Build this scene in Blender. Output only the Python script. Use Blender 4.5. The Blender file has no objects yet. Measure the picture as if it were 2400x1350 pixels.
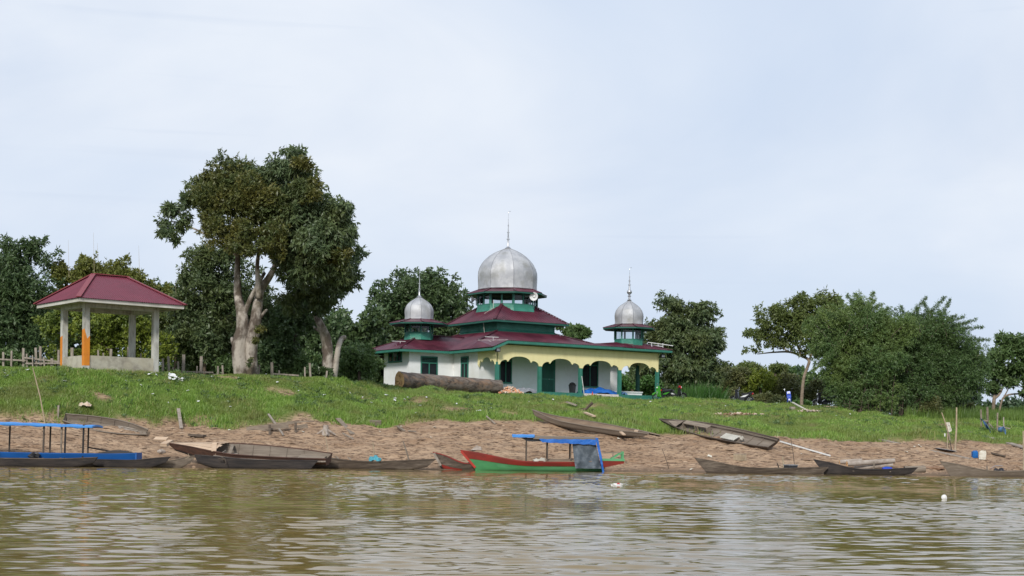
import bpy, math, random
import numpy as np
from mathutils import Vector, Matrix, Euler

R = math.radians
random.seed(7)
RNG = np.random.default_rng(11)
S = bpy.context.scene
COL = S.collection

# ------------------------------------------------------------------ camera, world, sun, exposure
F = 3333.0            # focal length in photograph pixels (2400 wide)
RHO = 0.012           # slight clockwise roll of the camera
EYE = 1.3             # camera height above the water
HOR = 1035.0          # horizon row at the picture centre
cam_d = bpy.data.cameras.new('camera')
cam_d.sensor_width = 36.0
cam_d.lens = 36.0 * F / 2400.0
cam_d.shift_y = (HOR - 675.0) / 2400.0
cam_d.clip_start = 0.5
cam_d.clip_end = 9000.0
cam = bpy.data.objects.new('camera', cam_d)
COL.objects.link(cam)
cam.matrix_world = Matrix.Translation((0, 0, EYE)) @ Matrix.Rotation(R(90), 4, 'X') @ Matrix.Rotation(math.atan(RHO), 4, 'Z')
S.camera = cam
S.view_settings.view_transform = 'Standard'
S.view_settings.look = 'None'
S.view_settings.exposure = 0.12
S.view_settings.gamma = 1.0
S.view_settings.use_curve_mapping = False

SUN_EL, SUN_AZ = R(34), R(194)      # azimuth clockwise from +Y: behind the camera, to the left
world = bpy.data.worlds.new('World')
S.world = world
world.use_nodes = True
nt = world.node_tree
nt.nodes.clear()
def wn(t, **k):
    n = nt.nodes.new(t)
    for a, b in k.items(): setattr(n, a, b)
    return n
WOUT = wn('ShaderNodeOutputWorld'); WBG = wn('ShaderNodeBackground')
SKY = wn('ShaderNodeTexSky', sky_type='NISHITA', sun_disc=False, sun_elevation=SUN_EL, sun_rotation=SUN_AZ)
SKY.air_density = 1.2; SKY.dust_density = 1.5
WBG.inputs['Strength'].default_value = 0.1
tc = wn('ShaderNodeTexCoord')
def wnoise(scale, detail, sx, sy, sz, rough=0.55, dist=0.0, off=(0, 0, 0)):
    m = wn('ShaderNodeMapping'); m.inputs['Scale'].default_value = (sx, sy, sz); m.inputs['Location'].default_value = off
    n = wn('ShaderNodeTexNoise'); n.inputs['Scale'].default_value = scale; n.inputs['Detail'].default_value = detail
    n.inputs['Roughness'].default_value = rough; n.inputs['Distortion'].default_value = dist
    nt.links.new(tc.outputs['Generated'], m.inputs['Vector']); nt.links.new(m.outputs['Vector'], n.inputs['Vector'])
    return n.outputs['Fac']
def wramp(src, stops):
    r = wn('ShaderNodeValToRGB')
    e = r.color_ramp.elements
    while len(e) < len(stops): e.new(0.5)
    for i, (p, c) in enumerate(stops):
        e[i].position = p; e[i].color = (*c, 1) if len(c) == 3 else c
    nt.links.new(src, r.inputs['Fac']); return r.outputs['Color']
def wmix(fac, a, b):
    m = wn('ShaderNodeMix', data_type='RGBA')
    for s, v in ((m.inputs[0], fac), (m.inputs[6], a), (m.inputs[7], b)):
        if hasattr(v, 'is_output'): nt.links.new(v, s)
        elif isinstance(v, (int, float)): s.default_value = v
        else: s.default_value = (*v, 1)
    return m.outputs[2]
n1 = wnoise(1.9, 5, 1.0, 1.0, 1.9, 0.45, 0.5)
n2 = wnoise(3.4, 5, 1.0, 1.0, 2.4, 0.5, 0.4, (3, 1, 2))
cover = wramp(n1, [(0.30, (0, 0, 0)), (0.62, (1, 1, 1))])
cloudc = wmix(wramp(n2, [(0.36, (0, 0, 0)), (0.62, (1, 1, 1))]), (6.2, 7.0, 8.3), (7.5, 8.05, 8.9))
veil = wmix(0.12, (5.7, 6.8, 8.6), SKY.outputs['Color'])
skyc = wmix(cover, veil, cloudc)
# thin grey-blue streaks
st = wramp(wnoise(3.0, 3, 1.0, 1.0, 26.0, 0.45, 0.2, (0.4, 0, 0.3)), [(0.64, (0, 0, 0)), (0.78, (1, 1, 1))])
stf = wn('ShaderNodeMath', operation='MULTIPLY'); nt.links.new(st, stf.inputs[0]); stf.inputs[1].default_value = 0.35
skyc = wmix(stf.outputs[0], skyc, (5.6, 6.45, 7.9))
nt.links.new(skyc, WBG.inputs['Color']); nt.links.new(WBG.outputs[0], WOUT.inputs[0])

sun_d = bpy.data.lights.new('sun', 'SUN'); sun_d.energy = 2.7; sun_d.angle = R(9); sun_d.color = (1.0, 0.965, 0.91)
sun = bpy.data.objects.new('sun', sun_d); COL.objects.link(sun)
sd = Vector((math.sin(SUN_AZ) * math.cos(SUN_EL), math.cos(SUN_AZ) * math.cos(SUN_EL), math.sin(SUN_EL)))
sun.rotation_euler = sd.to_track_quat('Z', 'Y').to_euler()

# ------------------------------------------------------------------ pixel <-> world helpers
def hx(x, y): return ((x - 1200) + (y - HOR) * RHO) / F
def hz(x, y): return -((y - HOR) - (x - 1200) * RHO) / F
def W(x, y, D): return Vector((hx(x, y) * D, D, EYE + hz(x, y) * D))
def PXM(D): return F / D

# ------------------------------------------------------------------ noise
def _h(i, j, s):
    n = (i.astype(np.int64) * 374761393 + j.astype(np.int64) * 668265263 + s * 974711) & 0x7fffffff
    n = ((n ^ (n >> 13)) * 1274126177) & 0x7fffffff
    return ((n ^ (n >> 16)) & 0xffff) / 65535.0
def vnoise(x, y, s=0):
    x = np.asarray(x, float); y = np.asarray(y, float)
    i = np.floor(x); j = np.floor(y); u = x - i; v = y - j
    u = u * u * (3 - 2 * u); v = v * v * (3 - 2 * v)
    return (_h(i, j, s) * (1 - u) + _h(i + 1, j, s) * u) * (1 - v) + (_h(i, j + 1, s) * (1 - u) + _h(i + 1, j + 1, s) * u) * v
def fbm(x, y, o=4, s=0):
    t = 0; a = 0.5
    for k in range(o):
        t = t + a * vnoise(x * 2 ** k, y * 2 ** k, s + k); a *= 0.5
    return t

# ------------------------------------------------------------------ terrain function
#  px x :  waterline y | grass edge (extra m, y) | bank top (D, y) | ground z at 112 m
PROF = [(-900, 1084, 6, 975, 74, 850, 4.9), (-300, 1089, 6, 982, 74, 858, 4.9), (0, 1092, 7, 986, 74, 863, 4.9), (140, 1093, 7, 988, 74, 866, 4.9), (300, 1094, 8, 996, 75, 873, 4.9),
        (430, 1095, 9, 998, 77, 881, 4.9), (600, 1097, 9, 992, 80, 882, 4.95), (760, 1098, 10, 985, 84, 890, 4.95),
        (900, 1099, 10, 990, 94, 905, 4.9), (1050, 1101, 10, 987, 94, 918, 4.75), (1180, 1102, 10, 986, 96, 927, 4.5),
        (1280, 1103, 10, 990, 98, 933, 4.42), (1400, 1104, 10, 1000, 100, 937, 4.42), (1540, 1105, 9, 1012, 104, 939, 4.42), (1700, 1108, 9, 1020, 105, 943, 4.4),
        (1850, 1110, 9, 1028, 103, 951, 4.25), (1950, 1111, 9, 1030, 100, 958, 4.1), (2050, 1112, 10, 1032, 97, 972, 3.7),
        (2180, 1114, 10, 1034, 94, 986, 3.7), (2300, 1116, 11, 1040, 94, 990, 3.8), (2400, 1117, 11, 1046, 95, 992, 3.9), (2900, 1124, 11, 1050, 95, 1000, 3.9)]
_px = np.array([p[0] for p in PROF], float)
def _c(i): return np.array([p[i] for p in PROF], float)
_Yw = np.array([EYE / -hz(p[0], p[1]) for p in PROF])
_Yg = _Yw + _c(2)
_Zg = np.array([EYE + hz(p[0], p[3]) * g for p, g in zip(PROF, _Yg)])
_Yt = _c(4)
_Zt = np.array([EYE + hz(p[0], p[5]) * p[4] for p in PROF])
_Zf = _c(6)
def prof(X, Y):
    px = 1200 + F * X / np.maximum(Y, 40) + 1.5
    return [np.interp(px, _px, a) for a in (_Yw, _Yg, _Zg, _Yt, _Zt, _Zf)]
def HB(X, Y):
    X = np.asarray(X, float); Y = np.asarray(Y, float)
    yw, yg, zg, yt, zt, zf = prof(X, Y)
    z = np.where(Y < yw, -(yw - Y) * 0.10, 0)
    a = np.clip((Y - yw) / (yg - yw), 0, 1)
    z = np.where(Y >= yw, zg * (0.75 * a + 0.25 * a * a), z)
    b = np.clip((Y - yg) / (yt - yg), 0, 1)
    sb = b * (1.30 - 0.30 * b)
    z = np.where(Y >= yg, zg + (zt - zg) * sb, z)
    c = np.clip((Y - yt) / np.maximum(112 - yt, 3), 0, 1)
    z = np.where(Y >= yt, zt + (zf - zt) * c, z)
    d = np.clip((Y - 118) / 150, 0, 1)
    z = np.where(Y >= 118, zf + (3.4 - zf) * d, z)
    z = np.maximum(z, -2.2)
    return z
PATCH = []
def grassf(X, Y):
    yw, yg, zg, yt, zt, zf = prof(X, Y)
    e = yg + (fbm(X * 0.45, Y * 0.45, 4, 5) - 0.47) * 3.6
    g = np.clip((Y - e) / 0.7 + 0.5, 0, 1)
    for (qx, qy, rx_, ry_) in PATCH:
        r_ = np.sqrt(((X - qx) / rx_) ** 2 + ((Y - qy) / ry_) ** 2) + (fbm(X * 1.1, Y * 1.1, 3, 63) - .47) * 1.6
        g = g * (1 - 0.85 * np.clip((1.05 - r_) / 0.5, 0, 1))
    return g
def HN(X, Y):
    X = np.asarray(X, float); Y = np.asarray(Y, float)
    z = HB(X, Y)
    yw, yg, zg, yt, zt, zf = prof(X, Y)
    g = grassf(X, Y)
    on = np.clip((Y - yw) / 1.5, 0, 1) * np.clip((yt + 1.5 - Y) / 3.0, 0.08, 1)
    dirt = (fbm(X * 1.3, Y * 2.2, 5, 20) - 0.47) * 0.34 + (fbm(X * 0.5, Y * 0.7, 3, 33) - 0.45) * 0.35
    gras = (fbm(X * 0.55, Y * 0.6, 5, 44) - 0.47) * 1.0 + g * 0.05
    return z + on * (dirt * (1 - g) + gras * g)
def gz(x, y): return float(HN(np.array([x]), np.array([y]))[0])
def G(x, y, lo=50, hi=130):
    """world point where the ray through pixel x, y meets the ground"""
    D = np.arange(lo, hi, 0.05)
    X = hx(x, y) * D; Z = EYE + hz(x, y) * D
    k = np.nonzero(HN(X, D) >= Z)[0]
    d = D[k[0]] if len(k) else hi
    return Vector((hx(x, y) * d, d, EYE + hz(x, y) * d))

_pp = [(q, rx_, ry_) for q, rx_, ry_ in ((G(870, 935), 1.5, .7), (G(985, 946), 1.3, .8), (G(1725, 970), 1.3, 1.3), (G(1325, 945), .7, .5), (G(660, 915), .8, .5), (G(1085, 960), 1.2, .6), (G(1385, 945), .5, 1.2), (G(540, 888), 1.2, .4), (G(1190, 968), .9, .7), (G(240, 935), .6, .4))]
PATCH += [(q.x, q.y, rx_, ry_) for q, rx_, ry_ in _pp]
# ------------------------------------------------------------------ materials
def mat(name, col, rough=0.8, metal=0.0, spec=0.35, noise=None, bump=None, ramp=None, coord='Object', stretch=(1, 1, 1), col2=None, trans=0.0, col3=None, n3=None, island=False, emis=None):
    """noise=(scale, detail); bump=(scale, strength, distance)"""
    m = bpy.data.materials.new(name); m.use_nodes = True
    t = m.node_tree; t.nodes.clear()
    out = t.nodes.new('ShaderNodeOutputMaterial'); p = t.nodes.new('ShaderNodeBsdfPrincipled')
    p.inputs['Roughness'].default_value = rough; p.inputs['Metallic'].default_value = metal
    p.inputs['Specular IOR Level'].default_value = spec
    co = t.nodes.new('ShaderNodeTexCoord'); mp = t.nodes.new('ShaderNodeMapping'); mp.inputs['Scale'].default_value = stretch
    t.links.new(co.outputs[coord], mp.inputs['Vector'])
    def noise_n(sc, det, rg=0.6):
        n = t.nodes.new('ShaderNodeTexNoise'); n.inputs['Scale'].default_value = sc; n.inputs['Detail'].default_value = det; n.inputs['Roughness'].default_value = rg
        t.links.new(mp.outputs[0], n.inputs['Vector']); return n
    def mixn(f, a, b):
        x = t.nodes.new('ShaderNodeMix'); x.data_type = 'RGBA'
        for s, v in ((x.inputs[0], f), (x.inputs[6], a), (x.inputs[7], b)):
            if hasattr(v, 'is_output'): t.links.new(v, s)
            elif isinstance(v, (int, float)): s.default_value = v
            else: s.default_value = (*v, 1)
        return x.outputs[2]
    def rampn(src, a, b):
        r = t.nodes.new('ShaderNodeMapRange'); r.inputs[1].default_value = a; r.inputs[2].default_value = b
        t.links.new(src, r.inputs[0]); return r.outputs[0]
    c = None
    if island:
        g = t.nodes.new('ShaderNodeNewGeometry')
        c = mixn(g.outputs['Random Per Island'], col, col2 or col)
        if col3:
            c = mixn(rampn(noise_n(*(n3 or (0.5, 3))).outputs['Fac'], 0.42, 0.62), c, col3)
    elif noise:
        lo, hi = ramp or (0.35, 0.65)
        c = mixn(rampn(noise_n(*noise).outputs['Fac'], lo, hi), col, col2 or tuple(v * 0.6 for v in col))
        if col3: c = mixn(rampn(noise_n(*(n3 or (noise[0] * 0.3, 4))).outputs['Fac'], 0.5, 0.68), c, col3)
    if c is None: p.inputs['Base Color'].default_value = (*col, 1)
    else: t.links.new(c, p.inputs['Base Color'])
    if bump:
        bn = t.nodes.new('ShaderNodeBump'); bn.inputs['Strength'].default_value = bump[1]; bn.inputs['Distance'].default_value = bump[2]
        t.links.new(noise_n(bump[0], 6, 0.65).outputs['Fac'], bn.inputs['Height']); t.links.new(bn.outputs[0], p.inputs['Normal'])
    if trans > 0:
        tr = t.nodes.new('ShaderNodeBsdfTranslucent'); ms = t.nodes.new('ShaderNodeMixShader'); ms.inputs[0].default_value = trans
        if c is None: tr.inputs['Color'].default_value = (*[min(1, v * 1.5) for v in col], 1)
        else: t.links.new(c, tr.inputs['Color'])
        t.links.new(p.outputs[0], ms.inputs[1]); t.links.new(tr.outputs[0], ms.inputs[2]); t.links.new(ms.outputs[0], out.inputs[0])
    else: t.links.new(p.outputs[0], out.inputs[0])
    return m

M = {}
M['wall_white'] = mat('white_plaster', (0.83, 0.83, 0.83), 0.85, noise=(1.2, 6), col2=(0.78, 0.78, 0.77), bump=(30, 0.15, 0.01), col3=(0.70, 0.69, 0.65), n3=(0.5, 5))
M['green'] = mat('green_paint', (0.035, 0.16, 0.115), 0.45, noise=(2.5, 5), col2=(0.045, 0.20, 0.15), bump=(12, 0.12, 0.01))
M['green_skirt'] = mat('green_sheet_flashing', (0.028, 0.165, 0.115), 0.4, noise=(1.5, 5), col2=(0.045, 0.24, 0.17), bump=(3.0, 0.7, 0.06))
M['green_dark'] = mat('dark_green_paint', (0.016, 0.085, 0.062), 0.5, noise=(3, 4), col2=(0.02, 0.105, 0.078))
M['yellow'] = mat('yellow_board', (0.84, 0.75, 0.40), 0.75, noise=(1.0, 6), col2=(0.82, 0.725, 0.38), stretch=(2.0, 2.0, 0.7), col3=(0.77, 0.675, 0.34), n3=(1.2, 6), bump=(18, 0.1, 0.01))
M['ceiling'] = mat('tan_ceiling_board', (0.42, 0.38, 0.26), 0.85, noise=(2, 4))
M['roof_red'] = mat('maroon_corrugated_sheet', (0.066, 0.013, 0.026), 0.34, spec=0.5, noise=(0.9, 8), col2=(0.115, 0.030, 0.045), col3=(0.050, 0.012, 0.02), n3=(0.6, 5), bump=(9, 0.1, 0.01))
M['roof_gaz'] = mat('red_corrugated_sheet', (0.155, 0.026, 0.045), 0.42, spec=0.5, noise=(1.4, 5), col2=(0.125, 0.023, 0.038), bump=(9, 0.1, 0.01))
M['ridge_pale'] = mat('bare_galvanised_edge', (0.55, 0.45, 0.46), 0.5, 0.3, noise=(3, 4))
def dome_mat(name, cz):
    m = mat(name, (0.50, 0.50, 0.505), 0.62, 0.35, noise=(1.3, 9), col2=(0.38, 0.385, 0.40), ramp=(0.42, 0.60), col3=(0.29, 0.285, 0.26), n3=(0.7, 8), bump=(2.2, 0.25, 0.03))
    return m
M['dome'] = dome_mat('dull_zinc_sheet', 0)
M['seam'] = mat('seam_metal', (0.30, 0.30, 0.31), 0.5, 0.6)
M['steel'] = mat('spire_steel', (0.55, 0.55, 0.56), 0.35, 0.8, noise=(4, 4))
M['pane'] = mat('dark_window_glass', (0.008, 0.011, 0.014), 0.25, spec=0.2, noise=(1.3, 4), col2=(0.02, 0.024, 0.03))
M['black'] = mat('black_plastic', (0.012, 0.012, 0.014), 0.4)
M['dark_grey'] = mat('dark_grey_plastic', (0.035, 0.037, 0.042), 0.5, noise=(5, 3))
M['grey_sheet'] = mat('grey_plastic_sheet', (0.26, 0.27, 0.29), 0.6, noise=(4, 5), bump=(7, 0.6, 0.04))
M['white'] = mat('white_plastic', (0.75, 0.75, 0.73), 0.5, noise=(4, 4), col2=(0.62, 0.62, 0.60))
M['white_dirty'] = mat('dirty_white_plastic', (0.62, 0.59, 0.50), 0.6, noise=(7, 5), col2=(0.45, 0.40, 0.31), ramp=(0.45, 0.7))
M['concrete'] = mat('bare_concrete', (0.46, 0.43, 0.34), 0.9, noise=(1.6, 8), col2=(0.28, 0.25, 0.20), ramp=(.42, .6), col3=(0.44, 0.40, 0.30), n3=(0.9, 6), bump=(14, 0.3, 0.02))
M['concrete_post'] = mat('pale_concrete_post', (0.52, 0.51, 0.46), 0.9, noise=(1.8, 8), col2=(0.27, 0.255, 0.22), ramp=(.45, .7), stretch=(3, 3, 0.7), bump=(14, 0.25, 0.02))
M['fascia_white'] = mat('weathered_white_board', (0.58, 0.56, 0.50), 0.8, noise=(1.5, 6), col2=(0.44, 0.42, 0.36))
M['orange'] = mat('orange_paint', (0.70, 0.24, 0.02), 0.7, noise=(3, 5), col2=(0.58, 0.19, 0.02))
M['tile_white'] = mat('veined_floor_tile', (0.62, 0.58, 0.52), 0.35, noise=(9, 6), col2=(0.36, 0.31, 0.27), ramp=(0.45, 0.75))
M['brick'] = mat('broken_brick', (0.52, 0.20, 0.09), 0.9, noise=(7, 4), col2=(0.66, 0.40, 0.25))
M['rubble'] = mat('pale_rubble', (0.60, 0.52, 0.42), 0.9, noise=(6, 4), col2=(0.50, 0.36, 0.26))
M['wood_grey'] = mat('weathered_grey_wood', (0.27, 0.22, 0.165), 0.85, noise=(3, 7), col2=(0.16, 0.125, 0.095), stretch=(0.6, 4, 4), bump=(9, 0.4, 0.02))
M['wood_boat'] = mat('weathered_boat_plank', (0.115, 0.088, 0.066), 0.8, noise=(2.5, 8), col2=(0.062, 0.047, 0.036), stretch=(0.45, 4, 5), col3=(0.19, 0.155, 0.12), n3=(1.6, 6), bump=(9, 0.45, 0.02))
M['wood_boat_grey'] = mat('grey_boat_plank', (0.225, 0.185, 0.145), 0.85, noise=(2.2, 8), col2=(0.145, 0.115, 0.088), stretch=(0.4, 4, 5), bump=(9, 0.5, 0.02))
M['wood_boat_dark'] = mat('tarred_dark_plank', (0.022, 0.020, 0.021), 0.7, noise=(2.5, 7), col2=(0.055, 0.045, 0.040), stretch=(0.4, 4, 4), bump=(9, 0.4, 0.02))
M['wood_inside'] = mat('mud_stained_boat_inside', (0.27, 0.20, 0.14), 0.9, noise=(2.5, 7), col2=(0.17, 0.12, 0.085), stretch=(0.6, 2, 3), bump=(8, 0.4, 0.02))
M['wood_fresh'] = mat('sun_bleached_plank', (0.58, 0.44, 0.31), 0.8, noise=(3, 7), col2=(0.42, 0.29, 0.19), stretch=(0.5, 5, 4), bump=(9, 0.3, 0.01))
M['wood_red'] = mat('red_brown_hull_plank', (0.125, 0.062, 0.042), 0.75, noise=(2.5, 7), col2=(0.07, 0.040, 0.030), stretch=(0.4, 4, 4), bump=(9, 0.4, 0.02))
M['bamboo_pole'] = mat('pale_bamboo_pole', (0.42, 0.34, 0.23), 0.7, noise=(6, 4), col2=(0.30, 0.23, 0.15))
M['pole_dark'] = mat('dark_wet_pole', (0.10, 0.078, 0.06), 0.7, noise=(6, 4))
M['blue_paint'] = mat('blue_boat_paint', (0.012, 0.105, 0.36), 0.5, noise=(2, 6), col2=(0.010, 0.080, 0.27), stretch=(0.5, 2, 2), bump=(8, 0.2, 0.01))
M['blue_canopy'] = mat('light_blue_canopy_paint', (0.075, 0.30, 0.72), 0.5, noise=(1.5, 6), col2=(0.05, 0.23, 0.62), bump=(4, 0.3, 0.02))
M['blue_tarp'] = mat('blue_tarpaulin', (0.015, 0.115, 0.45), 0.45, noise=(3, 5), col2=(0.03, 0.17, 0.58), bump=(5, 0.9, 0.06), trans=0.1)
M['blue_dull'] = mat('faded_blue_netting', (0.05, 0.12, 0.25), 0.8, noise=(4, 6), col2=(0.10, 0.19, 0.33), bump=(7, 0.9, 0.05))
M['grey_tarp'] = mat('grey_tarpaulin', (0.075, 0.095, 0.115), 0.5, noise=(3.5, 6), col2=(0.17, 0.20, 0.23), ramp=(0.5, 0.75), bump=(6, 0.8, 0.05))
M['teal_cloth'] = mat('teal_cloth', (0.05, 0.24, 0.30), 0.85, noise=(7, 5), col2=(0.10, 0.36, 0.42), bump=(9, 0.8, 0.04))
M['boat_green'] = mat('green_boat_paint', (0.075, 0.30, 0.11), 0.55, noise=(1.6, 7), col2=(0.055, 0.21, 0.085), stretch=(0.5, 2, 2), col3=(0.12, 0.36, 0.17), bump=(9, 0.2, 0.01))
M['boat_red'] = mat('red_boat_paint', (0.27, 0.028, 0.018), 0.6, noise=(1.6, 7), col2=(0.16, 0.025, 0.018), stretch=(0.5, 2, 2), bump=(9, 0.2, 0.01))
M['boat_red_bright'] = mat('bright_red_paint', (0.42, 0.035, 0.018), 0.6, noise=(2, 5), col2=(0.30, 0.03, 0.02))
M['rubber'] = mat('tyre_rubber', (0.015, 0.015, 0.016), 0.8)
M['chrome'] = mat('bright_metal', (0.6, 0.6, 0.62), 0.25, 0.9)
M['bike_green'] = mat('lime_green_fairing', (0.07, 0.32, 0.04), 0.3, spec=0.5)
M['bike_red'] = mat('red_fairing', (0.42, 0.018, 0.022), 0.3, spec=0.5)
M['bike_blue'] = mat('blue_fairing', (0.015, 0.07, 0.50), 0.3, spec=0.5)
M['bike_white'] = mat('white_fairing', (0.70, 0.70, 0.70), 0.3, spec=0.5)
M['bike_black'] = mat('black_fairing', (0.014, 0.014, 0.017), 0.25, spec=0.5)
M['seat'] = mat('black_vinyl', (0.020, 0.019, 0.024), 0.5)
M['blue_can'] = mat('blue_jerrycan_plastic', (0.012, 0.135, 0.42), 0.45, noise=(5, 3))
M['text'] = mat('sign_lettering', (0.12, 0.09, 0.08), 0.8)
M['log'] = mat('charred_log_bark', (0.215, 0.175, 0.145), 0.9, noise=(1.6, 9), col2=(0.055, 0.042, 0.036), stretch=(0.5, 3, 3), col3=(0.27, 0.17, 0.11), n3=(1.1, 8), bump=(5, 0.9, 0.08))
M['log_end'] = mat('split_log_end', (0.72, 0.44, 0.20), 0.9, noise=(4, 7), col2=(0.30, 0.13, 0.05), ramp=(.48, .66), bump=(7, 0.8, 0.06))
M['bark_pale'] = mat('pale_lichen_bark', (0.42, 0.37, 0.31), 0.95, noise=(1.3, 9), col2=(0.11, 0.085, 0.065), ramp=(0.44, 0.56), stretch=(1, 1, 0.6), col3=(0.085, 0.07, 0.04), n3=(0.9, 6), bump=(6, 0.9, 0.06))
M['bark_dark'] = mat('dark_bark', (0.135, 0.10, 0.075), 0.95, noise=(2.5, 7), col2=(0.055, 0.042, 0.032), stretch=(1, 1, 0.5), bump=(7, 0.8, 0.05))
M['bark_tan'] = mat('tan_bark', (0.30, 0.235, 0.175), 0.95, noise=(3.5, 7), col2=(0.19, 0.14, 0.10), stretch=(1, 1, 1.6), bump=(7, 0.7, 0.04))
M['fence_wood'] = mat('bleached_fence_wood', (0.36, 0.31, 0.26), 0.9, noise=(4, 6), col2=(0.20, 0.165, 0.13), stretch=(2, 2, 0.6), bump=(9, 0.4, 0.02))
M['earth'] = mat('dry_earth_clod', (0.30, 0.185, 0.115), 0.95, noise=(3, 5), col2=(0.20, 0.12, 0.075), bump=(9, 0.6, 0.03))
M['stone'] = mat('grey_stone', (0.40, 0.35, 0.30), 0.9, noise=(5, 6), col2=(0.27, 0.22, 0.18), bump=(8, 0.5, 0.03))
# foliage: leaf to leaf and clump to clump colour variety
def leafm(name, a, b, c, n3=(0.45, 3), rough=0.45, trans=0.22): return mat(name, a, rough, spec=0.45, island=True, col2=b, col3=c, n3=n3, trans=trans)
M['leaf_mango'] = leafm('mango_leaf', (0.062, 0.104, 0.042), (0.155, 0.205, 0.092), (0.120, 0.150, 0.050), (0.6, 3), trans=0.28)
M['leaf_olive'] = leafm('olive_epiphyte_leaf', (0.085, 0.095, 0.022), (0.200, 0.185, 0.045), (0.090, 0.120, 0.038), (0.6, 3), trans=0.28)
M['leaf_dark'] = leafm('dark_evergreen_leaf', (0.050, 0.098, 0.038), (0.125, 0.180, 0.075), (0.085, 0.130, 0.045), (0.6, 3), trans=0.28)
M['leaf_yellow'] = leafm('yellow_green_leaf', (0.150, 0.205, 0.026), (0.30, 0.34, 0.05), (0.105, 0.150, 0.028), (0.6, 3), trans=0.28)
M['leaf_olive_green'] = leafm('olive_green_leaf', (0.085, 0.130, 0.034), (0.205, 0.245, 0.070), (0.120, 0.150, 0.040), (0.6, 3), trans=0.3)
M['leaf_green'] = leafm('mid_green_leaf', (0.075, 0.135, 0.042), (0.165, 0.235, 0.085), (0.090, 0.150, 0.045), (0.6, 3), trans=0.28)
M['leaf_bright'] = leafm('bright_green_leaf', (0.07, 0.16, 0.035), (0.13, 0.25, 0.06), (0.06, 0.13, 0.03))
M['leaf_bamboo'] = leafm('bamboo_leaf', (0.060, 0.125, 0.036), (0.165, 0.245, 0.085), (0.170, 0.235, 0.065), (0.45, 3), trans=0.28)
M['leaf_bush'] = leafm('scrub_leaf', (0.110, 0.122, 0.048), (0.215, 0.215, 0.080), (0.085, 0.110, 0.045), (0.6, 3), trans=0.28)
M['leaf_gold'] = leafm('golden_olive_leaf', (0.115, 0.145, 0.028), (0.255, 0.265, 0.060), (0.160, 0.170, 0.040), (0.6, 3), trans=0.3)
M['leaf_bamboo_dark'] = leafm('darker_bamboo_leaf', (0.048, 0.105, 0.032), (0.135, 0.205, 0.072), (0.095, 0.150, 0.045), (0.45, 3), trans=0.22)
M['leaf_far'] = leafm('far_tree_leaf', (0.060, 0.105, 0.055), (0.10, 0.16, 0.08), (0.07, 0.11, 0.06), (0.1, 3))
M['grass_a'] = leafm('bank_grass', (0.130, 0.250, 0.030), (0.31, 0.44, 0.09), (0.20, 0.235, 0.06), (0.35, 4), trans=0.3)
M['grass_b'] = leafm('tall_grass', (0.09, 0.165, 0.028), (0.19, 0.27, 0.055), (0.10, 0.17, 0.03), (0.5, 3), trans=0.3)
M['reed'] = leafm('reed_leaf', (0.045, 0.12, 0.025), (0.10, 0.21, 0.045), (0.05, 0.13, 0.025), trans=0.3)

# ------------------------------------------------------------------ mesh helpers
def tag(o, label=None, cat=None, group=None, kind=None):
    if label: o['label'] = label
    if cat: o['category'] = cat
    if group: o['group'] = group
    if kind: o['kind'] = kind
    return o
def empty(name, loc=(0, 0, 0), rot=(0, 0, 0), label=None, cat=None, group=None):
    o = bpy.data.objects.new(name, None); COL.objects.link(o)
    o.location = loc; o.rotation_euler = rot; o.empty_display_size = 0.3
    return tag(o, label, cat, group)
def raw_mesh(name, V, Fq, material, parent=None, smooth=False, loc=None, rot=None):
    """V (n,3) array, Fq (m,k) array of equal sized faces"""
    me = bpy.data.meshes.new(name)
    V = np.asarray(V, np.float32); Fq = np.asarray(Fq, np.int32)
    m, k = Fq.shape
    me.vertices.add(len(V)); me.vertices.foreach_set('co', V.ravel())
    me.loops.add(m * k); me.loops.foreach_set('vertex_index', Fq.ravel())
    me.polygons.add(m); me.polygons.foreach_set('loop_start', np.arange(m, dtype=np.int32) * k)
    try: me.polygons.foreach_set('loop_total', np.full(m, k, np.int32))
    except Exception: pass
    me.polygons.foreach_set('use_smooth', np.full(m, smooth))
    me.update(calc_edges=True)
    me.materials.append(material)
    o = bpy.data.objects.new(name, me); COL.objects.link(o)
    if parent: o.parent = parent
    if loc is not None: o.location = loc
    if rot is not None: o.rotation_euler = rot
    return o
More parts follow.
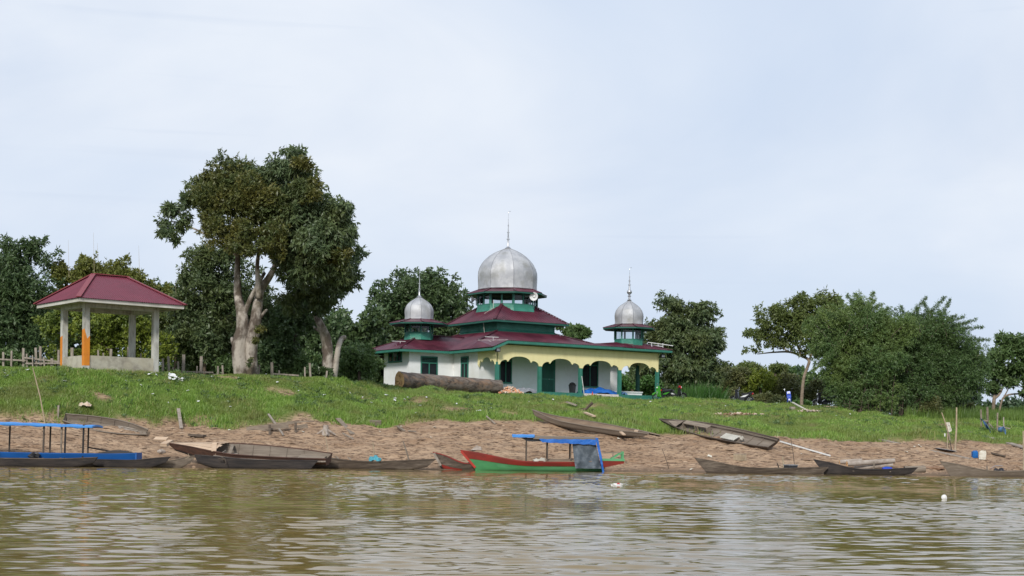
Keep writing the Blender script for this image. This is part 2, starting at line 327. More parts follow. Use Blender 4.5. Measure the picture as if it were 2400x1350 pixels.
class MB:
    def __init__(s): s.v = []; s.f = []; s.cuts = []
    def add(s, vs, fs):
        b = len(s.v); s.cuts.append((b, len(s.f))); s.v += [tuple(v) for v in vs]; s.f += [tuple(i + b for i in f) for f in fs]; return s
    def box(s, cx, cy, cz, sx, sy, sz, M4=None):
        vs = [Vector((cx + a * sx / 2, cy + b * sy / 2, cz + c * sz / 2)) for a in (-1, 1) for b in (-1, 1) for c in (-1, 1)]
        if M4 is not None: vs = [M4 @ v for v in vs]
        return s.add(vs, [(0, 1, 3, 2), (4, 6, 7, 5), (0, 4, 5, 1), (2, 3, 7, 6), (0, 2, 6, 4), (1, 5, 7, 3)])
    def bx(s, x0, x1, y0, y1, z0, z1): return s.box((x0 + x1) / 2, (y0 + y1) / 2, (z0 + z1) / 2, x1 - x0, y1 - y0, z1 - z0)
    def beam(s, p, q, w, h=None, up=(0, 0, 1)):
        p = Vector(p); q = Vector(q); d = (q - p)
        if d.length < 1e-6: return s
        d.normalize(); u = Vector(up)
        if abs(d.dot(u)) > 0.98: u = Vector((0, 1, 0))
        a = d.cross(u).normalized(); b = a.cross(d).normalized(); h = h or w
        vs = [c + a * i * w / 2 + b * j * h / 2 for c in (p, q) for i, j in ((-1, -1), (1, -1), (1, 1), (-1, 1))]
        return s.add(vs, [(3, 2, 1, 0), (4, 5, 6, 7), (0, 1, 5, 4), (1, 2, 6, 5), (2, 3, 7, 6), (3, 0, 4, 7)])
    def tube(s, pts, rad, n=8, caps=True, wob=0.0, flute=None):
        pts = [Vector(p) for p in pts]
        if not hasattr(rad, '__len__'): rad = [rad] * len(pts)
        rings = []; a = None
        for i, p in enumerate(pts):
            d = (pts[min(i + 1, len(pts) - 1)] - pts[max(i - 1, 0)]).normalized()
            if a is None:
                a = d.orthogonal().normalized()
            a = (a - d * a.dot(d))
            a = a.normalized() if a.length > 1e-6 else d.orthogonal().normalized()
            b = d.cross(a)
            rr = [rad[i] * (1 + wob * random.uniform(-1, 1) + (flute(k / n, i) if flute else 0)) for k in range(n)]
            rings.append([p + (a * math.cos(2 * math.pi * k / n) + b * math.sin(2 * math.pi * k / n)) * rr[k] for k in range(n)])
        vs = [v for r in rings for v in r]; fs = []
        for i in range(len(rings) - 1):
            for k in range(n):
                fs.append((i * n + k, i * n + (k + 1) % n, (i + 1) * n + (k + 1) % n, (i + 1) * n + k))
        if caps: fs += [tuple(reversed(range(n))), tuple(range((len(rings) - 1) * n, len(rings) * n))]
        return s.add(vs, fs)
    def lathe(s, prof, n=16, c=(0, 0), a0=0.0, caps=True):
        vs = []; fs = []
        for r, z in prof:
            for k in range(n):
                t = a0 + 2 * math.pi * k / n; vs.append((c[0] + r * math.cos(t), c[1] + r * math.sin(t), z))
        for i in range(len(prof) - 1):
            for k in range(n):
                fs.append((i * n + k, i * n + (k + 1) % n, (i + 1) * n + (k + 1) % n, (i + 1) * n + k))
        if caps: fs += [tuple(reversed(range(n))), tuple(range((len(prof) - 1) * n, len(prof) * n))]
        return s.add(vs, fs)
    def blob(s, c, r, n=8, m=6, wob=0.15, sq=(1, 1, 1), M4=None):
        c = Vector(c); vs = []; fs = []
        ph = [random.uniform(0, 6.28) for _ in range(4)]
        for i in range(m + 1):
            th = math.pi * i / m
            for k in range(n):
                t = 2 * math.pi * k / n
                w = 1 + wob * (math.sin(3 * t + ph[0]) * math.sin(2 * th + ph[1]) + 0.5 * math.sin(5 * t + ph[2] + 3 * th)) + random.uniform(-wob, wob) * 0.35
                v = Vector((math.sin(th) * math.cos(t) * sq[0], math.sin(th) * math.sin(t) * sq[1], math.cos(th) * sq[2])) * r * w
                if M4 is not None: v = M4 @ v
                vs.append(c + v)
        for i in range(m):
            for k in range(n):
                fs.append((i * n + k, (i + 1) * n + k, (i + 1) * n + (k + 1) % n, i * n + (k + 1) % n))
        return s.add(vs, fs)
    def prism(s, poly, z0, z1):
        n = len(poly)
        return s.add([(x, y, z0) for x, y in poly] + [(x, y, z1) for x, y in poly], [tuple(reversed(range(n))), tuple(range(n, 2 * n))] + [(i, (i + 1) % n, n + (i + 1) % n, n + i) for i in range(n)])
    def sheet(s, nu, nv, fn, thick=0.0):
        """grid surface fn(u, v); with thick > 0 a second layer along the normal closes it"""
        P = [[Vector(fn(i / nu, j / nv)) for j in range(nv + 1)] for i in range(nu + 1)]
        vs = [p for r in P for p in r]; W1 = nv + 1
        fs = [(i * W1 + j, (i + 1) * W1 + j, (i + 1) * W1 + j + 1, i * W1 + j + 1) for i in range(nu) for j in range(nv)]
        if thick:
            off = []
            for i in range(nu + 1):
                for j in range(nv + 1):
                    a = P[min(i + 1, nu)][j] - P[max(i - 1, 0)][j]; b = P[i][min(j + 1, nv)] - P[i][max(j - 1, 0)]
                    nn = a.cross(b); nn = nn.normalized() if nn.length > 1e-9 else Vector((0, 0, 1))
                    off.append(P[i][j] - nn * thick)
            N = len(vs); vs = vs + off
            fs = fs + [tuple(N + k for k in reversed(f)) for f in fs]
            rim = [(i, 0) for i in range(nu)] + [(nu, j) for j in range(nv)] + [(i, nv) for i in range(nu, 0, -1)] + [(0, j) for j in range(nv, 0, -1)]
            ids = [i * W1 + j for i, j in rim]
            for k in range(len(ids)):
                a, b = ids[k], ids[(k + 1) % len(ids)]
                fs.append((a, N + a, N + b, b))
        return s.add(vs, fs)
    def each(s, name, fn):
        """every added piece becomes an object of its own"""
        c = s.cuts + [(len(s.v), len(s.f))]
        for (v0, f0), (v1, f1) in zip(c[:-1], c[1:]):
            m = MB(); m.v = s.v[v0:v1]; m.f = [tuple(i - v0 for i in f) for f in s.f[f0:f1]]; fn(m, name)
    def build(s, name, material, parent=None, smooth=False, origin=None, loc=None, rot=None, angle=None):
        me = bpy.data.meshes.new(name)
        v = s.v if origin is None else [(a[0] - origin[0], a[1] - origin[1], a[2] - origin[2]) for a in s.v]
        me.from_pydata(v, [], s.f); me.update()
        me.materials.append(material)
        if smooth:
            me.polygons.foreach_set('use_smooth', [True] * len(me.polygons))
            if angle is not None:
                try: me.set_sharp_from_angle(angle=R(angle))
                except Exception: pass
        o = bpy.data.objects.new(name, me); COL.objects.link(o)
        if parent: o.parent = parent
        if loc is not None: o.location = loc
        if rot is not None: o.rotation_euler = rot
        return o

# ------------------------------------------------------------------ ground
def axis(lo, hi, step, outer, g=1.35):
    a = list(np.arange(lo, hi + 1e-6, step)); d = step
    l, h = [], []
    x = lo
    while x > -outer: d *= g; x -= d; l.append(x)
    d = step; x = hi
    while x < outer: d *= g; x += d; h.append(x)
    return np.array(l[::-1] + a + h)
gx = axis(-34, 42, 0.2, 4500); gy = axis(58, 108, 0.2, 4500)
gy = gy[gy > -200]
GX, GY = np.meshgrid(gx, gy)
GZ = HN(GX, GY)
nx, ny = len(gx), len(gy)
idx = np.arange(nx * ny).reshape(ny, nx)
quads = np.stack([idx[:-1, :-1], idx[:-1, 1:], idx[1:, 1:], idx[1:, :-1]], -1).reshape(-1, 4)
# bank material
gm = bpy.data.materials.new('river_bank_earth_and_turf'); gm.use_nodes = True
t = gm.node_tree; t.nodes.clear()
def N(tp, **k):
    n = t.nodes.new(tp)
    for a, b in k.items(): setattr(n, a, b)
    return n
def L(a, b): t.links.new(a, b)
def MX(f, a, b, bt='MIX'):
    x = N('ShaderNodeMix', data_type='RGBA', blend_type=bt)
    for s_, v_ in ((x.inputs[0], f), (x.inputs[6], a), (x.inputs[7], b)):
        if hasattr(v_, 'is_output'): L(v_, s_)
        elif isinstance(v_, (int, float)): s_.default_value = v_
        else: s_.default_value = (*v_, 1)
    return x.outputs[2]
def MR(src, a, b):
    r = N('ShaderNodeMapRange'); r.inputs[1].default_value = a; r.inputs[2].default_value = b; L(src, r.inputs[0]); return r.outputs[0]
out = N('ShaderNodeOutputMaterial'); pb = N('ShaderNodeBsdfPrincipled'); L(pb.outputs[0], out.inputs[0])
geo = N('ShaderNodeNewGeometry')
def NZ(scale, det, st=(1, 1, 1), rg=0.6):
    mp = N('ShaderNodeMapping'); mp.inputs['Scale'].default_value = st; L(geo.outputs['Position'], mp.inputs['Vector'])
    n = N('ShaderNodeTexNoise'); n.inputs['Scale'].default_value = scale; n.inputs['Detail'].default_value = det; n.inputs['Roughness'].default_value = rg
    L(mp.outputs[0], n.inputs['Vector']); return n.outputs['Fac']
dirt = MX(MR(NZ(0.9, 8, (0.5, 1.2, 1)), 0.38, 0.62), (0.305, 0.195, 0.118), (0.44, 0.305, 0.198))
dirt = MX(MR(NZ(4.2, 9, (0.55, 1.2, 2.2), 0.75), 0.50, 0.58), dirt, (0.115, 0.072, 0.046))
dirt = MX(MR(NZ(7.0, 6, (0.6, 1.3, 1.4), 0.7), 0.56, 0.72), dirt, (0.40, 0.29, 0.20))
sep = N('ShaderNodeSeparateXYZ'); L(geo.outputs['Position'], sep.inputs[0])
wet = MR(sep.outputs['Z'], 0.22, 0.02)
dirt = MX(wet, dirt, (0.17, 0.115, 0.075))
turf = MX(MR(NZ(0.7, 6), 0.4, 0.6), (0.085, 0.140, 0.024), (0.12, 0.165, 0.036))
turf = MX(MR(NZ(0.33, 5), 0.60, 0.70), turf, (0.17, 0.125, 0.070))
at = N('ShaderNodeAttribute', attribute_name='turf')
L(MX(at.outputs['Fac'], dirt, turf), pb.inputs['Base Color'])
pb.inputs['Roughness'].default_value = 0.95; pb.inputs['Specular IOR Level'].default_value = 0.2
bp = N('ShaderNodeBump'); bp.inputs['Strength'].default_value = 1.0; bp.inputs['Distance'].default_value = 0.15
L(NZ(2.6, 10, (0.6, 1.2, 1.2), 0.7), bp.inputs['Height']); L(bp.outputs[0], pb.inputs['Normal'])
ground = raw_mesh('ground', np.stack([GX, GY, GZ], -1).reshape(-1, 3), quads, gm, smooth=True)
ta = ground.data.attributes.new('turf', 'FLOAT', 'POINT')
ta.data.foreach_set('value', grassf(GX, GY).astype(np.float32).ravel())
tag(ground, kind='structure')

# ------------------------------------------------------------------ river
def wave_field(X, Y):
    rg = np.random.default_rng(5)
    z = np.zeros_like(X)
    calm = 0.35 + 1.25 * np.clip((fbm(X * 0.10 + 4, Y * 0.07, 3, 71) - 0.30) * 2.6, 0, 1)
    calm = calm * np.clip((66.5 - Y) / 9.0, 0.12, 1) 
    for k in range(60):
        lam = 0.15 * (9.0 ** rg.random())
        th = rg.normal(math.pi / 2 + 0.12, 0.33)
        amp = 0.00195 * lam ** 0.78 
        z += amp * np.sin(2 * math.pi / lam * (X * math.cos(th) + Y * math.sin(th)) + rg.random() * 6.28) * (calm if lam < 1.6 else 0.6)
    return z
ys = np.concatenate([[-60, -20, 0], np.arange(4, 12, 0.25), np.arange(12, 26, 0.045), np.arange(26, 40, 0.07), np.arange(40, 72, 0.11)])
ks = np.concatenate([[-40, -6, -2, -1], np.linspace(-0.6, 0.6, 560), [1, 2, 6, 40]])
KK, YY = np.meshgrid(ks, ys)
XX = KK * np.maximum(YY, 12)
ZZ = np.where(YY > 4, wave_field(XX, YY), 0)
nyw, nxw = YY.shape
idx = np.arange(nxw * nyw).reshape(nyw, nxw)
quads = np.stack([idx[:-1, :-1], idx[:-1, 1:], idx[1:, 1:], idx[1:, :-1]], -1).reshape(-1, 4)
wm = mat('muddy_river_water', (0.185, 0.125, 0.040), 0.02, spec=0.5, noise=(0.05, 3), col2=(0.21, 0.145, 0.05), bump=(7, 0.05, 0.02), stretch=(1, 1.3, 1))
wm.node_tree.nodes['Principled BSDF'].inputs['IOR'].default_value = 1.33
river = raw_mesh('river_water', np.stack([XX, YY, ZZ], -1).reshape(-1, 3), quads, wm, smooth=True)
tag(river, kind='structure')
# ------------------------------------------------------------------ roof helper: corrugated sheet on a convex planar polygon
def corr(mb, pts, pitch=0.15, amp=0.018, edir=None, thick=0.0):
    """pts convex 3D polygon; pts[0]->pts[1] is the eave; ribs run up the slope"""
    P = [Vector(p) for p in pts]
    e = (P[1] - P[0]).normalized() if edir is None else Vector(edir).normalized()
    nrm = Vector((0, 0, 0))
    for i in range(1, len(P) - 1): nrm += (P[i] - P[0]).cross(P[i + 1] - P[0])
    nrm.normalize()
    if nrm.z < 0: nrm = -nrm
    e = (e - nrm * e.dot(nrm)).normalized(); s = nrm.cross(e).normalized()
    Q = [((p - P[0]).dot(e), (p - P[0]).dot(s), (p - P[0]).dot(nrm)) for p in P]
    lo, hi = min(q[0] for q in Q), max(q[0] for q in Q)
    n = max(4, int((hi - lo) / (pitch / 4))); prev = None
    for k in range(n + 1):
        x = lo + (hi - lo) * k / n; x = min(max(x, lo + 1e-4), hi - 1e-4)
        ss = []
        for i in range(len(Q)):
            a, b = Q[i], Q[(i + 1) % len(Q)]
            if (a[0] - x) * (b[0] - x) <= 0 and abs(a[0] - b[0]) > 1e-9:
                u = (x - a[0]) / (b[0] - a[0]); ss.append((a[1] + (b[1] - a[1]) * u, a[2] + (b[2] - a[2]) * u))
        if len(ss) < 2: prev = None; continue
        ss.sort(); h = amp * math.sin(2 * math.pi * x / pitch)
        cur = [P[0] + e * x + s * ss[0][0] + nrm * (ss[0][1] + h), P[0] + e * x + s * ss[-1][0] + nrm * (ss[-1][1] + h)]
        if prev: mb.add([prev[0], cur[0], cur[1], prev[1]], [(0, 1, 2, 3)])
        prev = cur

# ------------------------------------------------------------------ mosque (local frame: x along the porch front, y towards the back, z = world height)
TH = R(34)
MC = Vector((-1.1095, 100.0, 0.0))
MU = Vector((math.cos(TH), math.sin(TH), 0)); MV = Vector((-math.sin(TH), math.cos(TH), 0))
mosque = empty('mosque', (MC.x, MC.y, 4.45), (0, 0, TH), 'small white village mosque with silver domes, maroon tiered roofs and a yellow arched porch', 'mosque')
MO = (0, 0, 4.45)   # children geometry is written with world heights, then lowered by this
def mp(mb, name, m, parent=None, **k):
    return mb.build(name, M[m], parent or mosque, origin=None if parent and parent is not mosque else MO, **k)
def mps(mb, name, m, parent, **k):   # sub-part: parent sits at the root origin
    return mb.build(name, M[m], parent, origin=MO, **k)
FL = 4.90; EV = 8.20
BAY = 3.645; PT = BAY * 4; PD = 2.34; HT = 11.9; HQ = 13.0; Q1 = 5.9; Q2 = 9.66; WW = 3.73
# plinth
b = MB(); b.bx(-0.28, 7.45, -0.28, PD, 4.0, FL); b.bx(10.75, PT + 0.28, -0.28, PD + 0.2, 4.0, FL); b.bx(7.45, 10.75, 0.25, PD, 4.0, FL - 0.003)
mp(b, 'plinth', 'green')
b = MB()
for i, (y0, y1, z) in enumerate(((-0.95, -0.6, 4.52), (-0.6, -0.2, 4.72), (-0.2, 0.25, FL - 0.004))): b.bx(7.46, 10.74, y0, 0.25 if i == 2 else y1 , 4.0, z)
mp(b, 'porch_step', 'tile_white')
# hall walls
b = MB(); b.bx(0, HT, PD, HQ, 4.2, 8.15); mp(b, 'hall_wall', 'wall_white')
b = MB(); b.bx(-WW, 0.002, Q1, Q2, 4.2, 7.92); mp(b, 'wing_wall', 'wall_white')
b = MB(); b.bx(HT - 0.002, HT + WW, Q1, Q2, 4.2, 7.92); mp(b, 'wing_wall', 'wall_white')
# columns
for i in range(5):
    b = MB(); b.bx(i * BAY - 0.115, i * BAY + 0.115, -0.115, 0.115, FL, 6.9); mp(b, 'porch_column', 'green')
b = MB(); b.bx(PT - 0.115, PT + 0.115, PD - 0.115, PD + 0.115, FL, 7.3); mp(b, 'porch_column', 'green_dark')
# valances: profile of lobes and arches
def bayprof(Lb, lobes):
    pts = []
    def add(x, z): pts.append((x, z))
    add(0, 6.72); add(0.14, 6.72)
    for x0, x1, z0, zt, z1 in lobes:
        n = 14
        for k in range(n + 1):
            u = k / n
            base = z0 + (z1 - z0) * u
            add(x0 + (x1 - x0) * u, base + (zt - (z0 + z1) / 2) * (1 - abs(2 * u - 1) ** 2.6) ** 0.72)
    add(Lb - 0.14, 6.72); add(Lb, 6.72)
    out = [pts[0]]
    for p in pts[1:]:
        if p[0] > out[-1][0] + 1e-4: out.append(p)
        elif p[1] != out[-1][1]: out.append((out[-1][0] + 1e-3, p[1]))
    return out
FULL = [(0.14, 0.80, 6.74, 7.04, 6.95), (0.84, 2.805, 6.95, 7.34, 6.95), (2.845, 3.505, 6.95, 7.04, 6.74)]
SIDE = [(0.14, 0.60, 6.74, 7.02, 6.95), (0.64, 1.78, 6.95, 7.26, 6.95), (1.82, 2.20, 6.95, 7.02, 6.60)]
def valance(mb, prof, o, d, n, thick=0.09, ztop=8.13):
    d = Vector(d); n = Vector(n) * thick; o = Vector(o)
    for (x0, z0), (x1, z1) in zip(prof[:-1], prof[1:]):
        a0 = o + d * x0; a1 = o + d * x1
        vs = []
        for q in (a0, a0 + n): vs += [Vector((q.x, q.y, z0)), Vector((q.x, q.y, ztop))]
        for q in (a1, a1 + n): vs += [Vector((q.x, q.y, z1)), Vector((q.x, q.y, ztop))]
        mb.add(vs, [(0, 1, 5, 4), (2, 6, 7, 3), (0, 4, 6, 2)])
    for (x, z) in (prof[0], prof[-1]):
        a = o + d * x; q = a + n
        mb.add([(a.x, a.y, z), (a.x, a.y, ztop), (q.x, q.y, ztop), (q.x, q.y, z)], [(0, 1, 2, 3)])
b = MB()
for i in range(4): valance(b, bayprof(BAY, FULL), (i * BAY, -0.135, 0), (1, 0, 0), (0, 1, 0))
v1 = mp(b, 'arched_valance', 'yellow'); v1['label'] = 'yellow front valance with a row of scalloped arches'
b = MB(); valance(b, bayprof(PD, SIDE), (-0.135, 0, 0), (0, 1, 0), (1, 0, 0)); mp(b, 'arched_valance', 'yellow')
b = MB(); valance(b, bayprof(PD, SIDE), (PT + 0.135, 0, 0), (0, 1, 0), (-1, 0, 0)); mp(b, 'arched_valance', 'yellow')
b = MB(); valance(b, [(0, 7.05), (0.5, 7.25), (1.3, 7.42), (2.1, 7.25), (2.7, 7.05)], (HT + 0.003, PD + 0.02, 0), (1, 0, 0), (0, 1, 0)); mp(b, 'arched_valance', 'ceiling')
b = MB(); b.bx(-0.03, PT + 0.03, -0.03, PD - 0.003, 8.06, 8.10); mp(b, 'porch_ceiling', 'ceiling')

# windows and door
def window(x0, x1, y, z0, z1, face='front', louv=0.42, leaves=2, zl=None, slats=False, transom=True):
    """face front: plane y = const facing -y; face left: plane x = y, runs along +y"""
    fr = MB(); pa = MB(); lv = MB(); d = 0.07
    def put(mb, a0, a1, c0, c1, d0, d1):
        if face == 'front': mb.bx(a0, a1, y - d1, y - d0, c0, c1)
        else: mb.bx(y - d1, y - d0, a0, a1, c0, c1)
    t_ = 0.075
    put(fr, x0, x0 + t_, z0, z1, -0.02, d); put(fr, x1 - t_, x1, z0, z1, -0.02, d)
    put(fr, x0 + t_, x1 - t_, z1 - t_, z1, -0.02, d - 0.002); put(fr, x0 - 0.03, x1 + 0.03, z0 - 0.05, z0 + t_ - 0.02, -0.02, d + 0.02)
    zt = z1 - t_ - louv
    if transom: put(fr, x0 + t_, x1 - t_, zt - 0.03, zt + 0.03, -0.02, d - 0.004)
    for k in range(1, leaves):
        xm = x0 + (x1 - x0) * k / leaves; put(fr, xm - 0.035, xm + 0.035, z0, zt, -0.02, d - 0.006)
    put(pa, x0 + 0.03, x1 - 0.03, z0 + 0.02, z1 - 0.03, 0.006, 0.012)
    w = mp(fr, 'window', 'green'); mps(pa, 'pane', 'pane', w)
    if louv > 0.1:
        n = int(louv / 0.085)
        for k in range(n): 
            z = zt + 0.05 + k * louv / n
            put(lv, x0 + t_, x1 - t_, z, z + 0.045, 0.02, 0.05)
        mps(lv, 'louvre', 'green_dark', w)
    if slats:
        for (a, c) in ((0.50, 0.66), (0.80, 0.96)):
            lv = MB()
            for k in range(4): put(lv, x0 + (x1 - x0) * a, x0 + (x1 - x0) * c, z0 + 0.10 + k * 0.075, z0 + 0.14 + k * 0.075, 0.015, 0.03)
            mps(lv, 'louvre', 'ceiling', w)
    return w
window(1.74, 2.80, PD, 5.55, 7.62, leaves=2); window(9.15, 10.70, PD, 5.50, 7.62, leaves=2)
window(-2.78, -1.36, Q1, 5.55, 7.45, leaves=2)            # wing front window
window(3.75, 4.75, 0, 5.45, 7.45, face='left', leaves=2)  # hall side window
window(Q1 + 1.05, Q1 + 3.0, -WW, 7.05, 7.85, face='left', louv=0.0, leaves=3, slats=True, transom=False)
b = MB(); b.bx(5.42, 6.62, PD - 0.07, PD + 0.02, FL, 7.35); b2 = MB()
for x0, x1 in ((5.52, 6.0), (6.04, 6.52)):
    for z0, z1 in ((5.05, 5.9), (6.0, 7.2)): b2.bx(x0, x1, PD - 0.085, PD - 0.06, z0, z1)
dr = mp(b, 'door', 'green'); mps(b2, 'door_panel', 'green_dark', dr)
b = MB(); b.bx(5.38, 5.42, PD - 0.09, PD, FL, 7.39); b.bx(6.62, 6.66, PD - 0.09, PD, FL, 7.39); b.bx(5.42, 6.62, PD - 0.09, PD, 7.35, 7.39); mps(b, 'door_frame', 'green_dark', dr)
b = MB(); b.blob((6.08, PD - 0.11, 5.95), 0.035, 8, 6, 0); mps(b, 'handle', 'steel', dr)

# roofs
bc = (5.95, 7.7); ba = 2.63; BZ = 9.58
Bnl = (bc[0] - ba, bc[1] - ba, BZ); Bnr = (bc[0] + ba, bc[1] - ba, BZ); Bfl = (bc[0] - ba, bc[1] + ba, BZ); Bfr = (bc[0] + ba, bc[1] + ba, BZ)
ZL = 7.86
H1 = (-0.05, 2.45, 8.53); LN = (-0.78, -0.62, 7.92); LF = (-0.78, HQ + 0.75, ZL); F0 = (0.35, -0.78, 8.40)
H2 = (11.95, 2.45, 8.53); RF = (HT + 0.78, HQ + 0.75, ZL); F1 = (11.0, -0.78, 8.40)
roof = MB()
corr(roof, [LF, LN, H1, Bnl, Bfl], edir=(0, 1, 0))
corr(roof, [H1, H2, Bnr, Bnl]); corr(roof, [F0, F1, (11.95, 2.45, 8.53), H1], edir=(1, 0, 0))
corr(roof, [(HT + 0.78, 2.0, ZL), RF, Bfr, Bnr, H2], edir=(0, 1, 0)); corr(roof, [RF, LF, Bfl, Bfr])
roof.add([LN, F0, H1, (0.35, -0.76, 8.2)], [(0, 1, 2)])
lower = mp(roof, 'lower_roof', 'roof_red')
# wing roofs
for sgn in (-1, 1):
    wr = MB()
    x_out = (-WW - 1.2) if sgn < 0 else (HT + WW + 0.78); ap = -1.87 if sgn < 0 else HT + 1.87; xi = 2.1 if sgn < 0 else HT - 2.1
    q0, q1 = Q1 - 0.72, Q2 + (1.35 if sgn < 0 else .72); zr = 9.12; qc = 7.75; zi = ZL
    xe = -0.6 if sgn < 0 else HT + 0.6
    A = (x_out, q0, ZL); Bp = (x_out, q1, ZL); Ap = (ap, qc, zr); I = (xi, qc, zr)
    corr(wr, [A, (xe, q0, ZL), I, Ap], edir=(1, 0, 0)); corr(wr, [Bp, (xe, q1, ZL), I, Ap], edir=(1, 0, 0)); corr(wr, [A, Bp, Ap], edir=(0, 1, 0))
    wo = mp(wr, 'wing_roof', 'roof_red')
    cp = MB()
    for e_ in (A, Bp): cp.beam(Vector(e_) + Vector((0, 0, 0.03)), Vector(Ap) + Vector((0, 0, 0.03)), 0.16, 0.04)
    cp.beam(Vector(Ap) + Vector((0, 0, 0.03)), Vector(I) + Vector((0, 0, 0.03)), 0.16, 0.04)
    cp.each('ridge_cap', lambda m_, n_: mps(m_, n_, 'roof_red', wo))
    fa = MB(); z0, z1 = ZL - 0.19, ZL - 0.025
    s = 1 if sgn < 0 else -1
    fa.bx(min(x_out + s * .04, xe), max(x_out + s * .04, xe), q0 + 0.02, q0 + 0.05, z0, z1); fa.bx(min(x_out + s * .04, xe), max(x_out + s * .04, xe), q1 - 0.05, q1 - 0.02, z0, z1)
    fa.bx(min(x_out + s * .04, x_out + s * .07), max(x_out + s * .04, x_out + s * .07), q0 + 0.05, q1 - 0.05, z0, z1)
    fa.bx(min(x_out + s * .07, xe), max(x_out + s * .07, xe), q0 + 0.05, q1 - 0.05, z0 + 0.06, z0 + 0.09)
    mps(fa, 'fascia', 'green', wo)
    if sgn < 0:
        e = MB()
        e.beam((x_out, q0, ZL + 0.02), (x_out + 0.9, q0 + 0.62, ZL + 0.30), 0.03, 0.05); e.beam((x_out, q1, ZL + 0.035), Ap, 0.05, 0.05); e.each('edge_flashing', lambda m_, n_: mps(m_, n_, 'ridge_pale', wo))
b = MB(); corr(b, [(-WW - 0.9, Q2 + 0.3, 7.62), (-WW - 0.9, Q2 + 2.6, 7.62), (-0.5, Q2 + 2.6, 7.9), (-0.5, Q2 + 0.3, 7.9)]); b.bx(-WW - 0.85, -0.5, Q2 + 0.33, Q2 + 2.55, 7.45, 7.58); mp(b, 'lean_to_roof', 'roof_red')
# lower roof trim
fa = MB()
fa.bx(-0.76, -0.73, -0.6, Q1 - 0.72, ZL - 0.20, ZL - 0.03)
fa.bx(-0.73, HT + .7, Q1 - 0.7, HQ + 0.7, ZL - 0.14, ZL - 0.11); fa.bx(-0.73, 0.0, 0.0, Q1 - 0.7, ZL - 0.16, ZL - 0.13)
fa.bx(0.40, 11.0, -0.76, -0.73, 8.19, 8.375)
fa.beam((-0.74, -0.60, ZL - 0.10), (0.40, -0.745, 8.28), 0.03, 0.18)
fa.bx(0.40, 11.0, -0.73, -0.14, 8.17, 8.20)
mps(fa, 'fascia', 'green', lower)
cp = MB(); up_ = Vector((0, 0, 0.04))
for a_, c_ in ((Bnl, H1), (Bnr, H2), (Bfr, RF), (Bfl, LF)): cp.beam(Vector(a_) + up_, Vector(c_) + up_, 0.2, 0.05)
cp.each('ridge_cap', lambda m_, n_: mps(m_, n_, 'roof_red', lower))
e = MB(); e.beam(Vector(H1) + Vector((0, 0, 0.02)), Vector(F0) + Vector((0, 0, 0.02)), 0.06, 0.06); e.each('edge_flashing', lambda m_, n_: mps(m_, n_, 'ridge_pale', lower))
# porch-end pavilion roof
pr = MB(); X0, X1, Y0, Y1, ZE = 10.6, PT + 0.85, -0.78, PD + 0.8, 8.36
PA = (12.75, 1.05, 9.0)
corr(pr, [(X0, Y0 - 0.004, ZE + 0.02), (X1, Y0 - 0.004, ZE), PA]); corr(pr, [(X1, Y0, ZE), (X1, Y1, ZE), PA]); corr(pr, [(X1, Y1, ZE), (X0, Y1, ZE + 0.02), PA])
corr(pr, [(X0 - 2.4, 2.3, 8.62), (X0, Y0, ZE + 0.02), PA], edir=(0.2, 1, 0)); corr(pr, [(X0 - 2.4, 2.3, 8.62), (X0, Y1, ZE + .02), PA], edir=(0.2, 1, 0))
po = mp(pr, 'porch_end_roof', 'roof_red')
fa = MB(); fa.bx(11.0, X1 - 0.02, Y0 + 0.02, Y0 + 0.05, 8.19, 8.345); fa.bx(X1 - 0.05, X1 - 0.02, Y0 + 0.05, Y1 - 0.02, 8.19, 8.345); fa.bx(HT + 0.05, X1 - 0.05, Y1 - 0.05, Y1 - 0.02, 8.19, 8.345); fa.bx(11.0, X1 - 0.05, Y0 + 0.05, Y1 - 0.05, 8.165, 8.187)
mps(fa, 'fascia', 'green', po)
cp = MB()
for a_ in ((X0 + 1.1, Y0, ZE), (X1, Y0, ZE), (X1, Y1, ZE)): cp.beam(Vector(PA) + up_, Vector(a_) + up_, 0.16, 0.04)
cp.each('ridge_cap', lambda m_, n_: mps(m_, n_, 'roof_red', po))
r_ = MB()
for y in (0.1, 1.3): r_.beam((13.7, y, 8.95), (15.7, y - 0.6, 8.75), 0.05, 0.05)
for x, y in ((14.0, 0.0), (14.9, -0.25), (14.3, 1.1), (15.3, 0.8)): r_.beam((x, y, 8.45), (x, y, 8.92), 0.04, 0.04)
r_.each('roof_rail', lambda m_, n_: mps(m_, n_, 'white', po))
# band and upper roof
b = MB()
def ring(mb, half, z0, z1, c=bc, half1=None, n=1):
    h1 = half1 or half
    vs = []; fs = []
    for hh, z in ((half, z0), (h1, z1)):
        vs += [(c[0] + sx * hh, c[1] + sy * hh, z) for sx, sy in ((-1, -1), (1, -1), (1, 1), (-1, 1))]
    for k in range(4): fs.append((k, (k + 1) % 4, 4 + (k + 1) % 4, 4 + k))
    mb.add(vs, fs)
ring(b, ba + 0.16, BZ - 0.1, BZ + 0.12, half1=ba); ring(b, ba, BZ + 0.12, 10.42); mp(b, 'roof_band', 'green_skirt')
UZ = 10.32; uh = 3.42; zt_ = 11.72; th_ = 1.5
cs = [(bc[0] + sx * uh, bc[1] + sy * uh, UZ) for sx, sy in ((-1, -1), (1, -1), (1, 1), (-1, 1))]
ct = [(bc[0] + sx * th_, bc[1] + sy * th_, zt_) for sx, sy in ((-1, -1), (1, -1), (1, 1), (-1, 1))]
ur = MB()
for k in range(4): corr(ur, [cs[k], cs[(k + 1) % 4], ct[(k + 1) % 4], ct[k]])
uo = mp(ur, 'upper_roof', 'roof_red')
cp = MB()
for k in range(4): cp.beam(Vector(cs[k]) + up_, Vector(ct[k]) + up_, 0.22, 0.05)
